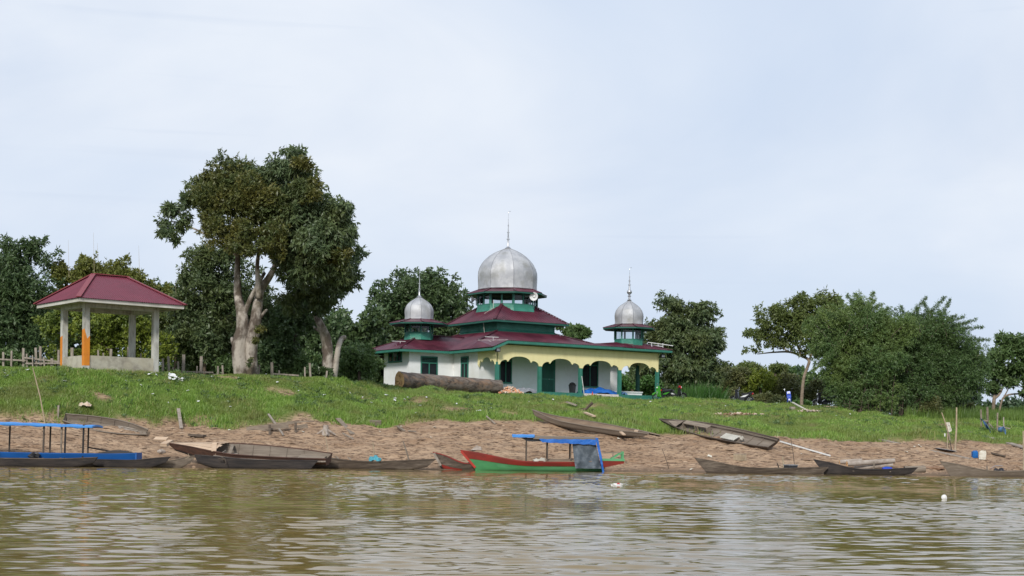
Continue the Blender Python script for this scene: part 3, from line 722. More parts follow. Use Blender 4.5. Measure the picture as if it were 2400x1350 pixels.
cp.each('ridge_cap', lambda m_, n_: mps(m_, n_, 'roof_red', uo))
fa = MB()
for k in range(4): fa.beam(Vector(cs[k]) * 1 - Vector((0, 0, 0.09)), Vector(cs[(k + 1) % 4]) - Vector((0, 0, 0.09)), 0.03, 0.13)
fa.bx(bc[0] - uh + .03, bc[0] + uh - .03, bc[1] - uh + .03, bc[1] + uh - .03, UZ - 0.13, UZ - 0.10)
mps(fa, 'fascia', 'green_dark', uo)
e = MB()
e.beam(Vector(cs[3]) + Vector((0, 0, .05)), Vector(ct[3]) + Vector((0, 0, .05)), 0.05, 0.05); e.beam(Vector(cs[0]) + Vector((-.02, 0.3, 0.02)), Vector(cs[0]) + Vector((.9, 0, .0)), 0.03, 0.03); e.each('edge_flashing', lambda m_, n_: mps(m_, n_, 'ridge_pale', uo))
# wires and small aerials
w_ = MB(); w_.tube([(bc[0] - 3.0, bc[1] - 1.4, 10.9), (bc[0] - 2.6, bc[1] - 2.0, 11.3), (bc[0] - 2.35, bc[1] - 1.6, 11.9)], 0.02, 5); w_.tube([(2.9, 6.2, 9.45), (2.8, 6.2, 10.3)], 0.02, 5); w_.each('cable', lambda m_, n_: mp(m_, n_, 'fascia_white'))
for (x, y, z) in ((-3.9, 7.3, 8.1), (-0.1, 0.7, 8.25)):
    a_ = MB(); a_.beam((x - 0.5, y, z + 0.42), (x + 0.5, y - 0.25, z + 0.42), 0.03, 0.03); a_.beam((x + 0.2, y, z - 0.1), (x + 0.2, y, z + 0.42), 0.03, 0.03); a_.beam((x + 0.2, y, z + 0.05), (x - 0.15, y, z + 0.15), 0.03, 0.03); mp(a_, 'roof_aerial', 'white')

# lanterns, canopies and domes
def oct_ring(mb, c, prof): mb.lathe(prof, 8, c, R(22.5), caps=False)
def octv(c, r, k, z): t_ = R(22.5 + 45 * k); return Vector((c[0] + r * math.cos(t_), c[1] + r * math.sin(t_), z))
def glassm():
    m = bpy.data.materials.new('thin_clear_glass'); m.use_nodes = True; t_ = m.node_tree; t_.nodes.clear()
    o_ = t_.nodes.new('ShaderNodeOutputMaterial'); g_ = t_.nodes.new('ShaderNodeBsdfGlossy'); g_.inputs['Roughness'].default_value = 0.03
    tr = t_.nodes.new('ShaderNodeBsdfTransparent'); tr.inputs['Color'].default_value = (0.82, 0.86, 0.88, 1)
    fr = t_.nodes.new('ShaderNodeFresnel'); mx = t_.nodes.new('ShaderNodeMixShader')
    t_.links.new(fr.outputs[0], mx.inputs[0]); t_.links.new(tr.outputs[0], mx.inputs[1]); t_.links.new(g_.outputs[0], mx.inputs[2]); t_.links.new(mx.outputs[0], o_.inputs[0]); return m
M['glass'] = glassm()
def lantern(c, r, zb, zs, zw, skirt, npan, main=False):
    """zb skirt bottom, zs window sill, zw window head"""
    b = MB(); oct_ring(b, c, [(r + skirt, zb), (r + skirt * 0.25, zb + (zs - zb) * 0.45), (r, zs - 0.02), (r, zs), (r - 0.06, zs + 0.001), (r - 0.06, zb)])
    lo = mp(b, 'lantern', 'green_skirt')
    p = MB()
    wd = 0.12 if main else 0.07
    for k in range(8):
        A_ = octv(c, r - 0.03, k, zs); B_ = octv(c, r - 0.03, k + 1, zs)
        for j in range(npan):
            q = A_.lerp(B_, j / npan); d_ = (B_ - A_).normalized()
            p.beam((q.x, q.y, zs), (q.x, q.y, zw), wd if j else wd * 1.6, 0.07, up=(d_.y, -d_.x, 0))
        p.beam((A_.x, A_.y, zw - 0.05), (B_.x, B_.y, zw - 0.05), 0.06, 0.10); p.beam((A_.x, A_.y, zs + 0.03), (B_.x, B_.y, zs + 0.03), 0.08, 0.06)
    mps(p, 'lantern_frame', 'green', lo)
    for k in range(8):
        A_ = octv(c, r - 0.05, k, zs); B_ = octv(c, r - 0.05, k + 1, zs)
        g = MB(); g.add([A_, B_, (B_.x, B_.y, zw), (A_.x, A_.y, zw)], [(0, 1, 2, 3)]); mps(g, 'lantern_pane', 'glass', lo)
    return lo
def canopy(c, r0, z0, r1, z1, pitch=0.12):
    m_ = MB(); f_ = MB(); k_ = MB()
    for k in range(8):
        a, b_, c_, d_ = octv(c, r1, k, z1), octv(c, r1, k + 1, z1), octv(c, r0, k + 1, z0), octv(c, r0, k, z0)
        corr(m_, [a, b_, c_, d_], pitch, 0.014)
        dn = Vector((0, 0, 0.075)); f_.beam(a.lerp(d_, 0.03) - dn, b_.lerp(c_, 0.03) - dn, 0.03, 0.10)
        k_.beam(a + Vector((0, 0, 0.03)), d_ + Vector((0, 0, 0.03)), 0.11, 0.035)
    f_.add([octv(c, r1 - 0.05, k, z1 - 0.115) for k in range(8)] + [octv(c, r0 + .03, k, z0 - 0.10) for k in range(8)], [(k, (k + 1) % 8, 8 + (k + 1) % 8, 8 + k) for k in range(8)])
    f_.add([octv(c, r0 * 0.98, k, z0 - 0.05) for k in range(8)], [tuple(range(8))])
    o_ = mp(m_, 'lantern_canopy', 'roof_red'); mps(f_, 'fascia', 'green_dark', o_); k_.each('ridge_cap', lambda m_, n_: mps(m_, n_, 'roof_red', o_))
def dome(c, prof, z0, spire, ball=None, hook=False, seams=()):
    n = len(prof); vs = []; fs = []; K = 6   # extra columns per facet so that sheets look slightly dented
    pr = [(r, z0 + z) for r, z in prof]
    b = MB(); 
    cols = 8 * K
    for (r, z) in pr:
        for k in range(cols):
            f_, u = divmod(k, K); A_ = octv(c, r, f_, z); B_ = octv(c, r, f_ + 1, z); u /= K
            q = A_.lerp(B_, u); cc = Vector((c[0], c[1], z)); bul = 1 + 0.045 * (4 * u * (1 - u)) + 0.006 * math.sin(k * 2.1 + z * 5)
            vs.append(cc + (q - cc) * bul)
    for i in range(n - 1):
        for k in range(cols): fs.append((i * cols + k, i * cols + (k + 1) % cols, (i + 1) * cols + (k + 1) % cols, (i + 1) * cols + k))
    fs.append(tuple(range((n - 1) * cols, n * cols)))
    b.add(vs, fs); do = mp(b, 'dome', 'dome', smooth=True, angle=14)
    s_ = MB()
    for k in range(8):
        s_.tube([octv(c, r + 0.006, k, z) for r, z in pr], 0.014, 4, caps=False)
    for hgt in seams:
        for i in range(n - 1):
            if pr[i][1] <= z0 + hgt <= pr[i + 1][1]:
                u = (z0 + hgt - pr[i][1]) / (pr[i + 1][1] - pr[i][1] + 1e-9); rr = pr[i][0] + (pr[i + 1][0] - pr[i][0]) * u
                for k in range(8):
                    pts = []
                    for j in range(7):
                        q = octv(c, rr, k, z0 + hgt).lerp(octv(c, rr, k + 1, z0 + hgt), j / 6); cc = Vector((c[0], c[1], z0 + hgt)); pts.append(cc + (q - cc) * (1.003 + 0.045 * 4 * (j / 6) * (1 - j / 6)))
                    s_.tube(pts, 0.008, 4, caps=False)
                break
    mps(s_, 'dome_seam', 'seam', do)
    sp = MB(); sp.lathe(spire, 10, c)
    if hook: sp.tube([Vector((c[0], c[1], spire[-1][1] - 0.02)), Vector((c[0] + 0.04, c[1], spire[-1][1] + 0.10)), Vector((c[0] + 0.14, c[1], spire[-1][1] + 0.15)), Vector((c[0] + 0.2, c[1] + 0.02, spire[-1][1] + 0.11))], 0.014, 5)
    mps(sp, 'spire', 'steel', do, smooth=True, angle=40)
def spire_prof(z, h, r, ball=None):
    p = [(r * 2.6, z - 0.02), (r * 1.7, z + 0.04), (r * 1.15, z + 0.08)]
    if ball:
        p += [(r, ball - r * 2.6), (r * 1.9, ball - r * 2.3), (r * 1.9, ball - r * 1.9), (r * 1.0, ball - r * 1.7)] + [(r * 2.5 * math.sin(math.pi * k / 8) + 0.01, ball + r * 2.2 - r * 2.5 * math.cos(math.pi * k / 8)) for k in range(1, 8)]
        z0 = ball + r * 4.9
    else: z0 = z + 0.1
    for k, f_ in enumerate((0.0, 0.22, 0.42, 0.62, 0.80)):
        zz = z0 + (h - (z0 - z)) * f_; rr = r * (1 - 0.22 * k)
        if k: p += [(rr * 1.02, zz - 0.03), (rr * 1.9, zz - 0.025), (rr * 1.9, zz + 0.02), (rr * 0.9, zz + 0.03)]
        else: p += [(rr, zz)]
    p.append((0.008, z + h)); return p
MAINP = [(2.26, 0.0), (2.31, 0.05), (2.29, 0.3), (2.31, 0.7), (2.32, 1.1), (2.30, 1.4), (2.20, 1.72), (2.04, 2.02), (1.80, 2.32), (1.50, 2.60), (1.15, 2.84), (0.80, 3.02), (0.45, 3.16), (0.20, 3.27), (0.10, 3.33)]
lantern(bc, 2.36, 11.18, 11.70, 12.58, 0.10, 2, True)
canopy(bc, 2.26, 12.93, 3.12, 12.60)
dome(bc, MAINP, 12.92, spire_prof(16.24, 2.70, 0.085), seams=(), hook=True)
SMP = [(1.08, 0.0), (1.11, 0.04), (1.09, 0.2), (1.12, 0.5), (1.125, 0.68), (1.10, 0.86), (1.01, 1.10), (0.86, 1.30), (0.66, 1.48), (0.44, 1.62), (0.25, 1.74), (0.12, 1.83), (0.06, 1.90)]
lc = (-1.87, 7.75)
lantern(lc, 1.06, 8.72, 9.22, 9.96, 0.05, 1); canopy(lc, 1.04, 10.24, 2.22, 9.93)
dome(lc, [(r * 0.95, z * 0.93) for r, z in SMP], 10.22, spire_prof(11.96, 2.15, 0.07), seams=())
rc = (12.75, 1.2)
lantern(rc, 1.14, 8.62, 9.10, 10.05, 0.03, 1); canopy(rc, 1.08, 10.28, 2.05, 10.0)
dome(rc, SMP, 10.27, spire_prof(12.16, 2.35, 0.075, ball=12.62), seams=(), hook=True)
# loudspeakers on the main lantern, floodlights under the eaves
def horn(pos, d, mt):
    d = Vector(d).normalized(); p = Vector(pos)
    q = Vector((0, 0, 1)).rotation_difference(d).to_matrix().to_4x4()
    pr = [(0.09, -0.45), (0.10, -0.30), (0.05, -0.28), (0.07, -0.2), (0.13, -0.12), (0.22, -0.04), (0.31, 0.0), (0.325, 0.0), (0.24, -0.06), (0.10, -0.2), (0.10, -0.10), (0.07, -0.06), (0.01, -0.05)]
    b = MB(); b.lathe(pr, 18, caps=False); b.v = [tuple((q @ Vector(v)) + p) for v in b.v]
    o_ = mp(b, 'loudspeaker', mt, smooth=True, angle=40)
    k = MB(); k.beam(p - d * 0.35, p - d * 0.35 + Vector((0, 0, -0.45)), 0.04, 0.04); k.beam(p - d * 0.35, (bc[0] + (p.x - bc[0]) * 0.8, bc[1] + (p.y - bc[1]) * 0.8, p.z), 0.04, 0.04); mps(k, 'bracket', 'dark_grey', o_)
horn((bc[0] + 0.45, bc[1] - 2.9, 12.30), (-0.72, -0.62, 0.0), 'white')
horn((bc[0] - 2.7, bc[1] + 0.9, 12.15), (-0.75, 0.6, 0.0), 'grey_sheet')
for (x, y, z) in ((-0.35, -0.55, 7.72), (PT + 0.15, -0.4, 7.95)):
    b = MB(); b.bx(x - 0.17, x + 0.17, y - 0.12, y + 0.06, z - 0.16, z + 0.12); b.beam((x, y, z + 0.1), (x, y, z + 0.35), 0.04, 0.04)
    fo = mp(b, 'floodlight', 'black'); b = MB(); b.bx(x - 0.13, x + 0.13, y - 0.135, y - 0.121, z - 0.11, z + 0.06); mps(b, 'lens', 'grey_sheet', fo)
b = MB(); b.bx(-WW - 0.4, -WW - 0.2, Q1 + 1.5, Q1 + 1.7, 7.42, 7.68); mp(b, 'floodlight', 'grey_sheet')

# things on the porch
def ML(x, y, z): return MC + MU * x + MV * y + Vector((0, 0, z))
bin_ = empty('rubbish_bin', ML(7.25, 0.9, FL), (0, 0, TH), 'dark grey plastic rubbish bin with gabled flap lid on the porch right of the door', 'bin')
b = MB(); b.lathe([(0.20, 0), (0.22, 0.02), (0.27, 0.55), (0.285, 0.56), (0.285, 0.60), (0.26, 0.60)], 4, a0=R(45)); b.build('body', M['dark_grey'], bin_)
b = MB(); b.add([(-0.2, -0.2, 0.60), (0.2, -0.2, 0.60), (0.2, 0.2, 0.60), (-0.2, 0.2, 0.60), (-0.2, 0, 0.78), (0.2, 0, 0.78)], [(0, 1, 5, 4), (2, 3, 4, 5), (0, 4, 3), (1, 2, 5), (3, 2, 1, 0)]); b.bx(-0.1, 0.1, -0.02, 0.02, 0.76, 0.82); b.build('lid', M['black'], bin_)
def heap(name, label, cat, base, sx, sy, h, m1, m2, n, sz, seed, rz=0.0, flat=0.6):
    random.seed(seed); r = empty(name, base, (0, 0, rz), label, cat)
    for j, mm in enumerate((m1, m2)):
        b = MB()
        for k in range(n):
            a, q = random.uniform(0, 6.28), random.random() ** 0.6
            x, y = q * math.cos(a) * sx, q * math.sin(a) * sy; z = h * (1 - q) * random.uniform(0.3, 1) 
            b.box(0, 0, 0, sz * random.uniform(.6, 1.4), sz * random.uniform(.5, 1), sz * random.uniform(.3, .7), Matrix.Translation((x, y, z + 0.02)) @ Euler((random.uniform(-.9, .9), random.uniform(-.9, .9), random.uniform(0, 6))).to_matrix().to_4x4())
        b.build('rubble_piece' if j else 'brick_piece', M[mm], r)['kind'] = 'stuff'
    return r
heap('rubble_heap', 'heap of broken orange bricks and pale rubble beside the right end of the big log', 'rubble', W(1193, 922, 97.5) , 1.0, 0.6, 0.55, 'brick', 'rubble', 90, 0.17, 3)
def cloth_lump(name, label, cat, base, sx, sy, h, m, seed, rz=0, rough=0.18, parent=None):
    rg = random.Random(seed); ph = [rg.uniform(0, 6.28) for _ in range(6)]
    b = MB()
    def fn(u, v):
        x, y = (u - .5) * 2, (v - .5) * 2; e = max(0, 1 - x * x * (0.9 + .1 * math.sin(5 * y + ph[0])) - y * y * 0.9)
        z = h * (e ** 0.45) * (0.62 + 0.38 * math.sin(3.1 * x + ph[1] + 1.2 * y) ** 2) + rough * h * math.sin(9 * x + 4 * y + ph[2]) * math.sin(7 * y - 3 * x + ph[3]) * min(1, e * 3)
        return (x * sx * (1 + .07 * math.sin(6 * y + ph[4])), y * sy * (1 + .1 * math.sin(5 * x + ph[5])), max(0.005, z))
    b.sheet(30, 16, fn)
    o = b.build(name, M[m], None, smooth=True, loc=base, rot=(0, 0, rz))
    return tag(o, label, cat)
cloth_lump('tarpaulin', 'crumpled blue tarpaulin lying on the porch steps under the right window', 'tarpaulin', ML(9.55, 0.75, FL + 0.01), 1.75, 0.6, 0.46, 'blue_tarp', 5, TH)
cloth_lump('plastic_sheet', 'small crumpled grey plastic sheet on the green plinth edge', 'plastic sheet', W(1232, 921, 99.0), 0.85, 0.4, 0.36, 'grey_sheet', 8, TH)
cloth_lump('cloth_bundle', 'small blue and tan cloth bundle at the foot of the last porch column but one', 'cloth', ML(11.5, 0.5, FL + .01), 0.5, 0.35, 0.28, 'blue_dull', 9, TH)
bl = empty('slab_bench', ML(11.85, 1.6, FL), (0, 0, TH), 'low white slab bench on the open right end of the porch', 'bench')
b = MB(); b.bx(0, 2.5, -0.2, 0.2, 0.24, 0.34); b.build('seat', M['white'], bl)
b = MB(); b.bx(0.05, 2.45, -0.15, 0.15, 0, 0.24); b.build('base', M['wall_white'], bl)
b = MB(); b.tube([ML(7.42, -0.35, 4.75), ML(7.22, -0.28, 6.15)], 0.025, 6); tag(b.build('pole', M['white'], None), 'thin white stick leaning on the third porch column', 'pole')
b = MB(); b.lathe([(0.14, 0), (0.16, 0.05), (0.05, 0.35), (0.02, 0.5)], 10); tag(b.build('traffic_cone', mat('dull_red_plastic', (0.50, 0.05, 0.03), 0.6), None, loc=ML(7.6, -1.1, 4.5)), 'small red cone at the left end of the porch steps', 'cone')

# ------------------------------------------------------------------ gazebo
GT = R(39.8)
g0 = Vector((-22.13, 78.0, 0)); gzz = 4.72
gaz = empty('gazebo', (g0.x, g0.y, gzz), (0, 0, GT), 'open riverside gazebo with red hipped roof, pale posts and low concrete parapet', 'gazebo')
hs = 1.98; hy_ = 1.46
for sx, sy in ((-1, -1), (1, -1), (1, 1), (-1, 1)):
    b = MB(); b.bx(sx * hs - 0.15, sx * hs + 0.15, sy * hy_ - 0.15, sy * hy_ + 0.15, -0.5, 3.78)
    p = b.build('post', M['concrete_post'], gaz)
    if sx < 0:
        b = MB()
        z1 = 2.2 if sy < 0 else 1.95; w_ = 0.153; x0, x1, y0, y1 = sx * hs - w_, sx * hs + w_, sy * hy_ - w_, sy * hy_ + w_
        b.add([(x0, y0, 0.35), (x1, y0, 0.35), (x1, y0, z1 - 0.25), (x0 + 0.16, y0, z1 - 0.42), (x0, y0, z1 + 0.12)], [(0, 1, 2, 3, 4)] if sy < 0 else [])
        b.add([(x0, y0, 0.35), (x0, y1, 0.35), (x0, y1, z1 + 0.05), (x0, y0, z1 + 0.12)], [(3, 2, 1, 0)])
        b.build('orange_paint', M['orange'], p)
for (x0, x1, y0, y1) in ((-hs + .15, hs - .15, -hy_ - 0.1, -hy_ + 0.06), (-hs + .15, hs - .15, hy_ - 0.06, hy_ + 0.1), (-hs - 0.1, -hs + 0.06, -hy_ + .15, hy_ - .15)):
    b = MB(); b.bx(x0, x1, y0, y1, -0.5, 0.90); b.build('parapet', M['concrete'], gaz)
b = MB(); b.bx(-hs + .06, hs + .1, -hy_ + .06, hy_ - .06, -0.5, 0.12); b.build('floor_slab', M['concrete'], gaz)
ex, ey = 3.06, 2.98; ze = 3.80; zr = 5.40; rx = 0.97
b = MB()
A, B_, C_, D_ = (-ex, -ey, ze), (ex, -ey, ze), (ex, ey, ze), (-ex, ey, ze); RA, RB = (-rx, 0, zr), (rx, 0, zr)
corr(b, [A, B_, RB, RA], 0.13, 0.016); corr(b, [B_, C_, RB], 0.13, 0.016); corr(b, [C_, D_, RA, RB], 0.13, 0.016); corr(b, [D_, A, RA], 0.13, 0.016)
gr_ = b.build('roof', M['roof_gaz'], gaz)
b = MB()
for p_, q_ in ((A, RA), (D_, RA), (B_, RB), (C_, RB), (RA, RB)): b.beam(Vector(p_) + up_, Vector(q_) + up_, 0.26, 0.05)
rcm = mat('ridge_cap_red', (0.21, 0.04, 0.05), 0.45); b.each('ridge_cap', lambda m_, n_: m_.build(n_, rcm, gr_))
b = MB(); f0 = 0.09
for (x0, x1, y0, y1) in ((-ex + f0, ex - f0, -ey + f0, -ey + f0 + .03), (-ex + f0, ex - f0, ey - f0 - .03, ey - f0), (-ex + f0, -ex + f0 + .03, -ey + f0 + .03, ey - f0 - .03), (ex - f0 - .03, ex - f0, -ey + f0 + .03, ey - f0 - .03)): b.bx(x0, x1, y0, y1, ze - 0.20, ze - 0.015)
b.build('fascia', M['fascia_white'], gaz)
b = MB(); b.bx(-ex + .12, ex - .12, -ey + .12, ey - .12, ze - 0.12, ze - 0.09); b.build('soffit', M['concrete'], gaz)
b = MB()
for y in (-hy_, hy_): b.bx(-hs - .14, hs + .14, y - .12, y + .12, ze - 0.34, ze - 0.122)
for x in (-hs, hs): b.bx(x - .12, x + .12, -hy_ + .12, hy_ - .12, ze - 0.34, ze - 0.124)
b.build('ring_beam', M['concrete_post'], gaz)
# ------------------------------------------------------------------ boats
def lerp(a, b, u): return a + (b - a) * u
def _sp(b, name, m, r):
    h = len(b.cuts) // 2; v0, f0 = b.cuts[h]
    for vs, fs in ((b.v[:v0], b.f[:f0]), (b.v[v0:], [tuple(i - v0 for i in f) for f in b.f[f0:]])):
        m_ = MB(); m_.v = vs; m_.f = fs; m_.build(name, m, r)
class Hull:
    """local x from left end (-L/2) to right end (L/2), y across, z up from the waterline"""
    def __init__(s, L, B, hm, h0, h1, p0=2.5, p1=2.5, rake0=0.5, rake1=0.4, w0=0.05, w1=0.05, bot=-0.08, wp=2.2, rise0=0.15, rise1=0.1, flat=0.6, th=0.03):
        s.__dict__.update(locals())
    def sheer(s, t):   # t in -1..1
        return s.hm + (s.h0 - s.hm) * max(0, -t) ** s.p0 + (s.h1 - s.hm) * max(0, t) ** s.p1
    def keel(s, t): return s.bot + s.rise0 * max(0, -t) ** 5 + s.rise1 * max(0, t) ** 5
    def half(s, t):
        e = s.w0 if t < 0 else s.w1
        return s.B / 2 * (e + (1 - e) * (1 - abs(t) ** s.wp))
    def pt(s, t, f, side, inset=0.0):
        """f 0 keel centre .. 1 gunwale"""
        w = max(0.012, s.half(t) - inset); zk = s.keel(t) + inset; zs = s.sheer(t)
        if f < 0.35: y = w * s.flat * f / 0.35; z = zk + (zs - zk) * 0.10 * (f / 0.35) ** 2
        else:
            g = (f - 0.35) / 0.65; y = w * lerp(s.flat, 1, g ** 0.75); z = zk + (zs - zk) * lerp(0.10, 1, g)
        # rake: upper part reaches further out than the keel
        hz_ = (z - s.bot) / max(0.05, ((s.h0 if t < 0 else s.h1) - s.bot))
        rk = s.rake0 if t < 0 else s.rake1
        x = t * (s.L / 2 - rk) + math.copysign(rk * abs(t) ** 6 * min(1.1, hz_), t)
        return Vector((x, y * side, z))
    def shell(s, f0=0.0, f1=1.0, off=0.0, n=44, nf=7, sides=(-1, 1), inset=0.0, t0=-1, t1=1, flip=False):
        mb = MB()
        for sd_ in sides:
            vs = []; fs = []
            for i in range(n + 1):
                t_ = lerp(t0, t1, i / n)
                for j in range(nf + 1):
                    p = s.pt(t_, lerp(f0, f1, j / nf), sd_, inset); p.y += sd_ * off
                    vs.append(p)
            for i in range(n):
                for j in range(nf):
                    a = i * (nf + 1) + j; q = (a, a + nf + 1, a + nf + 2, a + 1)
                    fs.append(q if (sd_ < 0) != flip else tuple(reversed(q)))
            mb.add(vs, fs)
        return mb
    def endcaps(s, mb, inset=0.0):
        for t_ in (-1, 1):
            pts = [s.pt(t_, j / 6, -1, inset) for j in range(6, -1, -1)] + [s.pt(t_, j / 6, 1, inset) for j in range(1, 7)]
            mb.add(pts, [tuple(range(13))])
    def rail(s, w=0.06, h=0.035, t0=-1, t1=1, n=44, dz=0.0, sides=(-1, 1)):
        mb = MB()
        for sd_ in sides:
            P = [s.pt(lerp(t0, t1, i / n), 1, sd_) + Vector((0, -sd_ * w * 0.2, dz + h / 2)) for i in range(n + 1)]
            for a, b_ in zip(P[:-1], P[1:]): mb.beam(a, b_, w, h)
        return mb
    def plank_floor(s, f=0.33, dz=0.03, n=30, t0=-0.9, t1=0.9):
        mb = MB(); vs = []; fs = []
        for i in range(n + 1):
            t_ = lerp(t0, t1, i / n); a = s.pt(t_, f, -1, s.th); b_ = s.pt(t_, f, 1, s.th)
            vs += [a + Vector((0, 0, dz)), b_ + Vector((0, 0, dz))]
        for i in range(n): fs.append((2 * i, 2 * i + 2, 2 * i + 3, 2 * i + 1))
        return mb.add(vs, fs)
    def thwart(s, t_, w=0.22, drop=0.08, h=0.03):
        a = s.pt(t_, 0.92, -1, s.th); b_ = s.pt(t_, 0.92, 1, s.th); z = s.sheer(t_) - drop
        mb = MB(); mb.bx(a.x - w / 2, a.x + w / 2, a.y, b_.y, z - h, z); return mb
    def rib(s, t_, w=0.05):
        mb = MB()
        P = [s.pt(t_, f, -1, s.th + 0.01) for f in (1, .8, .6, .35, .15, 0)] + [s.pt(t_, f, 1, s.th + 0.01) for f in (.15, .35, .6, .8, 1)]
        for a, b_ in zip(P[:-1], P[1:]): mb.beam(a, b_, w, 0.04, up=(1, 0, 0))
        return mb
def boat(name, label, H, loc, rot, m, m_in='wood_inside', thw=(), ribs=(), rail=True, group=None, railm=None, floor=True, cat='boat'):
    r = empty(name, loc, rot, label, cat, group)
    b = H.shell(); H.endcaps(b); hb = b.build('hull', M[m], r, smooth=True, angle=35)
    b = H.shell(inset=H.th, flip=True, t0=-0.985, t1=0.985); b.build('hull_lining', M[m_in], r, smooth=True, angle=35)
    if floor: H.plank_floor().build('floorboards', M[m_in], r)
    if rail:
        for sd_ in (-1, 1): H.rail(sides=(sd_,)).build('gunwale', M[railm or m], r)
    for t_ in thw: H.thwart(t_).build('seat', M['wood_grey'], r)
    for t_ in ribs: H.rib(t_).build('rib', M['wood_boat_grey'], r)
    return r
def yw(x):
    return float(np.interp(x, _px, _Yw))
def float_boat(name, label, x0, y0, x1, y1, ym, D, B=0.75, yaw=0.0, mat_='wood_boat', **k):
    """x0,y0 left tip; x1,y1 right tip; ym sheer row amidships"""
    hk = {a: k.pop(a) for a in list(k) if a in ('p0', 'p1', 'rake0', 'rake1', 'w0', 'w1', 'bot', 'wp', 'rise0', 'rise1', 'flat', 'th')}
    A_ = W(x0, y0, D); B_ = W(x1, y1, D); mid = (A_ + B_) / 2
    L_ = (B_.x - A_.x) / math.cos(yaw); hm = W((x0 + x1) / 2, ym, D).z
    H = Hull(L_, B, max(0.08, hm - 0.0), max(A_.z, hm + 0.01), max(B_.z, hm + 0.01), **hk)
    return boat(name, label, H, (mid.x, D, 0), (0, 0, yaw), mat_, **k), H
def beach_boat(name, label, PA, PB, hm, h0, h1, B, roll, mat_, extra=0.0, **k):
    """PA, PB ground points under the left and right ends"""
    hk = {a: k.pop(a) for a in list(k) if a in ('p0', 'p1', 'rake0', 'rake1', 'w0', 'w1', 'bot', 'wp', 'rise0', 'rise1', 'flat', 'th')}
    d = PB - PA; L_ = d.length; yaw = math.atan2(d.y, d.x); pitch = -math.atan2(d.z, math.hypot(d.x, d.y))
    H = Hull(L_, B, hm, h0, h1, bot=0.0, **hk)
    m3 = Matrix.Rotation(yaw, 4, 'Z') @ Matrix.Rotation(pitch, 4, 'Y') @ Matrix.Rotation(roll, 4, 'X')
    mid = (PA + PB) / 2 + Vector((0, 0, extra))
    return boat(name, label, H, mid, m3.to_euler(), mat_, **k), H
BG = 'wooden boats drawn up along the river bank'

# 1 blue canopied boat
D1 = yw(150) - 0.55
r, H = float_boat('canopy_boat', 'long bright blue boat with flat light blue canopy on posts at the left edge', -75, 1058, 324, 1063, 1063, D1 + 0.5, B=1.35, mat_='wood_boat_dark', p0=3, p1=6, rake0=0.4, rake1=0.12, w0=0.15, w1=0.62, group=BG, rise1=0.2, thw=(0.5,), m_in='wood_boat_dark', rail=False)
b = H.shell(f0=0.60, f1=1.0, off=0.022, nf=2); b.build('sheer_strake', M['blue_paint'], r, smooth=True, angle=35)
for sd_ in (-1, 1): H.rail(0.09, 0.03, sides=(sd_,)).build('gunwale', M['blue_paint'], r)
b = MB(); p = H.pt(1, 1, -1); b.bx(p.x - 0.02, p.x + 0.05, -H.half(1) - 0.03, H.half(1) + 0.03, H.sheer(1) - 0.33, H.sheer(1) + 0.04); b.build('transom', M['blue_paint'], r)
c0 = r.location
def loc_(x, y): q = W(x, y, D1 + 0.5); return q.x - c0.x, q.z
xa, _ = loc_(-75, 994); xb, zb = loc_(229, 999)
b = MB(); L_ = xb - xa
zt0 = loc_(0, 991)[1]
b.sheet(24, 8, lambda u, v: (xa + L_ * u, -0.78 + 1.56 * v, lerp(zt0, zb, max(0, u - .25) / .75) + 0.06 * (1 - (2 * v - 1) ** 2) - 0.012 + 0.012 * math.sin(u * 40)), thick=0.07)
cn = b.build('canopy', M['blue_canopy'], r)
for (u0, u1) in ((0.27, 0.43), (0.50, 0.66), (0.82, 0.95)):
    b = MB(); b.sheet(10, 2, lambda u, v: (xa + L_ * lerp(u0, u1, u), -0.74, lerp(zt0, zb, max(0, lerp(u0, u1, u) - .25) / .75) - 0.03 - 0.10 * v * math.sin(math.pi * u)), thick=0.01); b.build('sagging_edge', M['blue_dull'], cn)
for xx, mt in ((4, 'wood_grey'), (112, 'pole_dark'), (153, 'wood_grey'), (162, 'black'), (204, 'black')):
    x_, _ = loc_(xx, 1050); 
    for sd_, in ((-0.6,),): 
        b = MB(); b.beam((x_, sd_, 0.35), (x_ + 0.03, sd_, zt0 - 0.05), 0.065, 0.065); b.build('canopy_post', M[mt], r)
for xx in (10, 106, 196):
    x_, _ = loc_(xx, 1050); b = MB(); b.beam((x_, 0.6, 0.35), (x_ + 0.03, 0.6, zt0 - 0.05), 0.06, 0.06); b.build('canopy_post', M['pole_dark'], r)
x_, z_ = loc_(94, 1068); b = MB(); b.blob((x_, -0.75, z_), 0.16, 9, 6, 0.3, (1.5, .6, .8)); b.build('bundle', M['black'], None, loc=c0); tag(bpy.data.objects['bundle'], 'small black bundle hanging over the side of the blue boat', 'bundle')
x0_, z0_ = loc_(205, 1054); x1_, z1_ = loc_(268, 1064); b = MB(); b.tube([(x0_, 0.1, z0_ + .1), (x1_, -0.2, z1_ + .1)], 0.03, 6); b.build('tiller_pole', M['black'], r)
x_, z_ = loc_(275, 1058); b = MB(); b.sheet(14, 6, lambda u, v: (x_ - 0.8 + 1.6 * u, -0.45 + 0.9 * v, z_ - 0.08 + 0.14 * math.sin(math.pi * u) * math.sin(math.pi * v) ** .6), thick=0.02); b.build('bow_cover', M['wood_boat_dark'], r)

# 2 dark canoe in front
r, H = float_boat('canoe', 'dark waterlogged canoe moored in front of the blue canopy boat', -60, 1078, 228, 1073, 1076, D1 - 0.75, B=0.7, mat_='wood_boat_dark', rake1=0.35, w1=0.2, rise1=0.25, group=BG, railm='wood_boat')
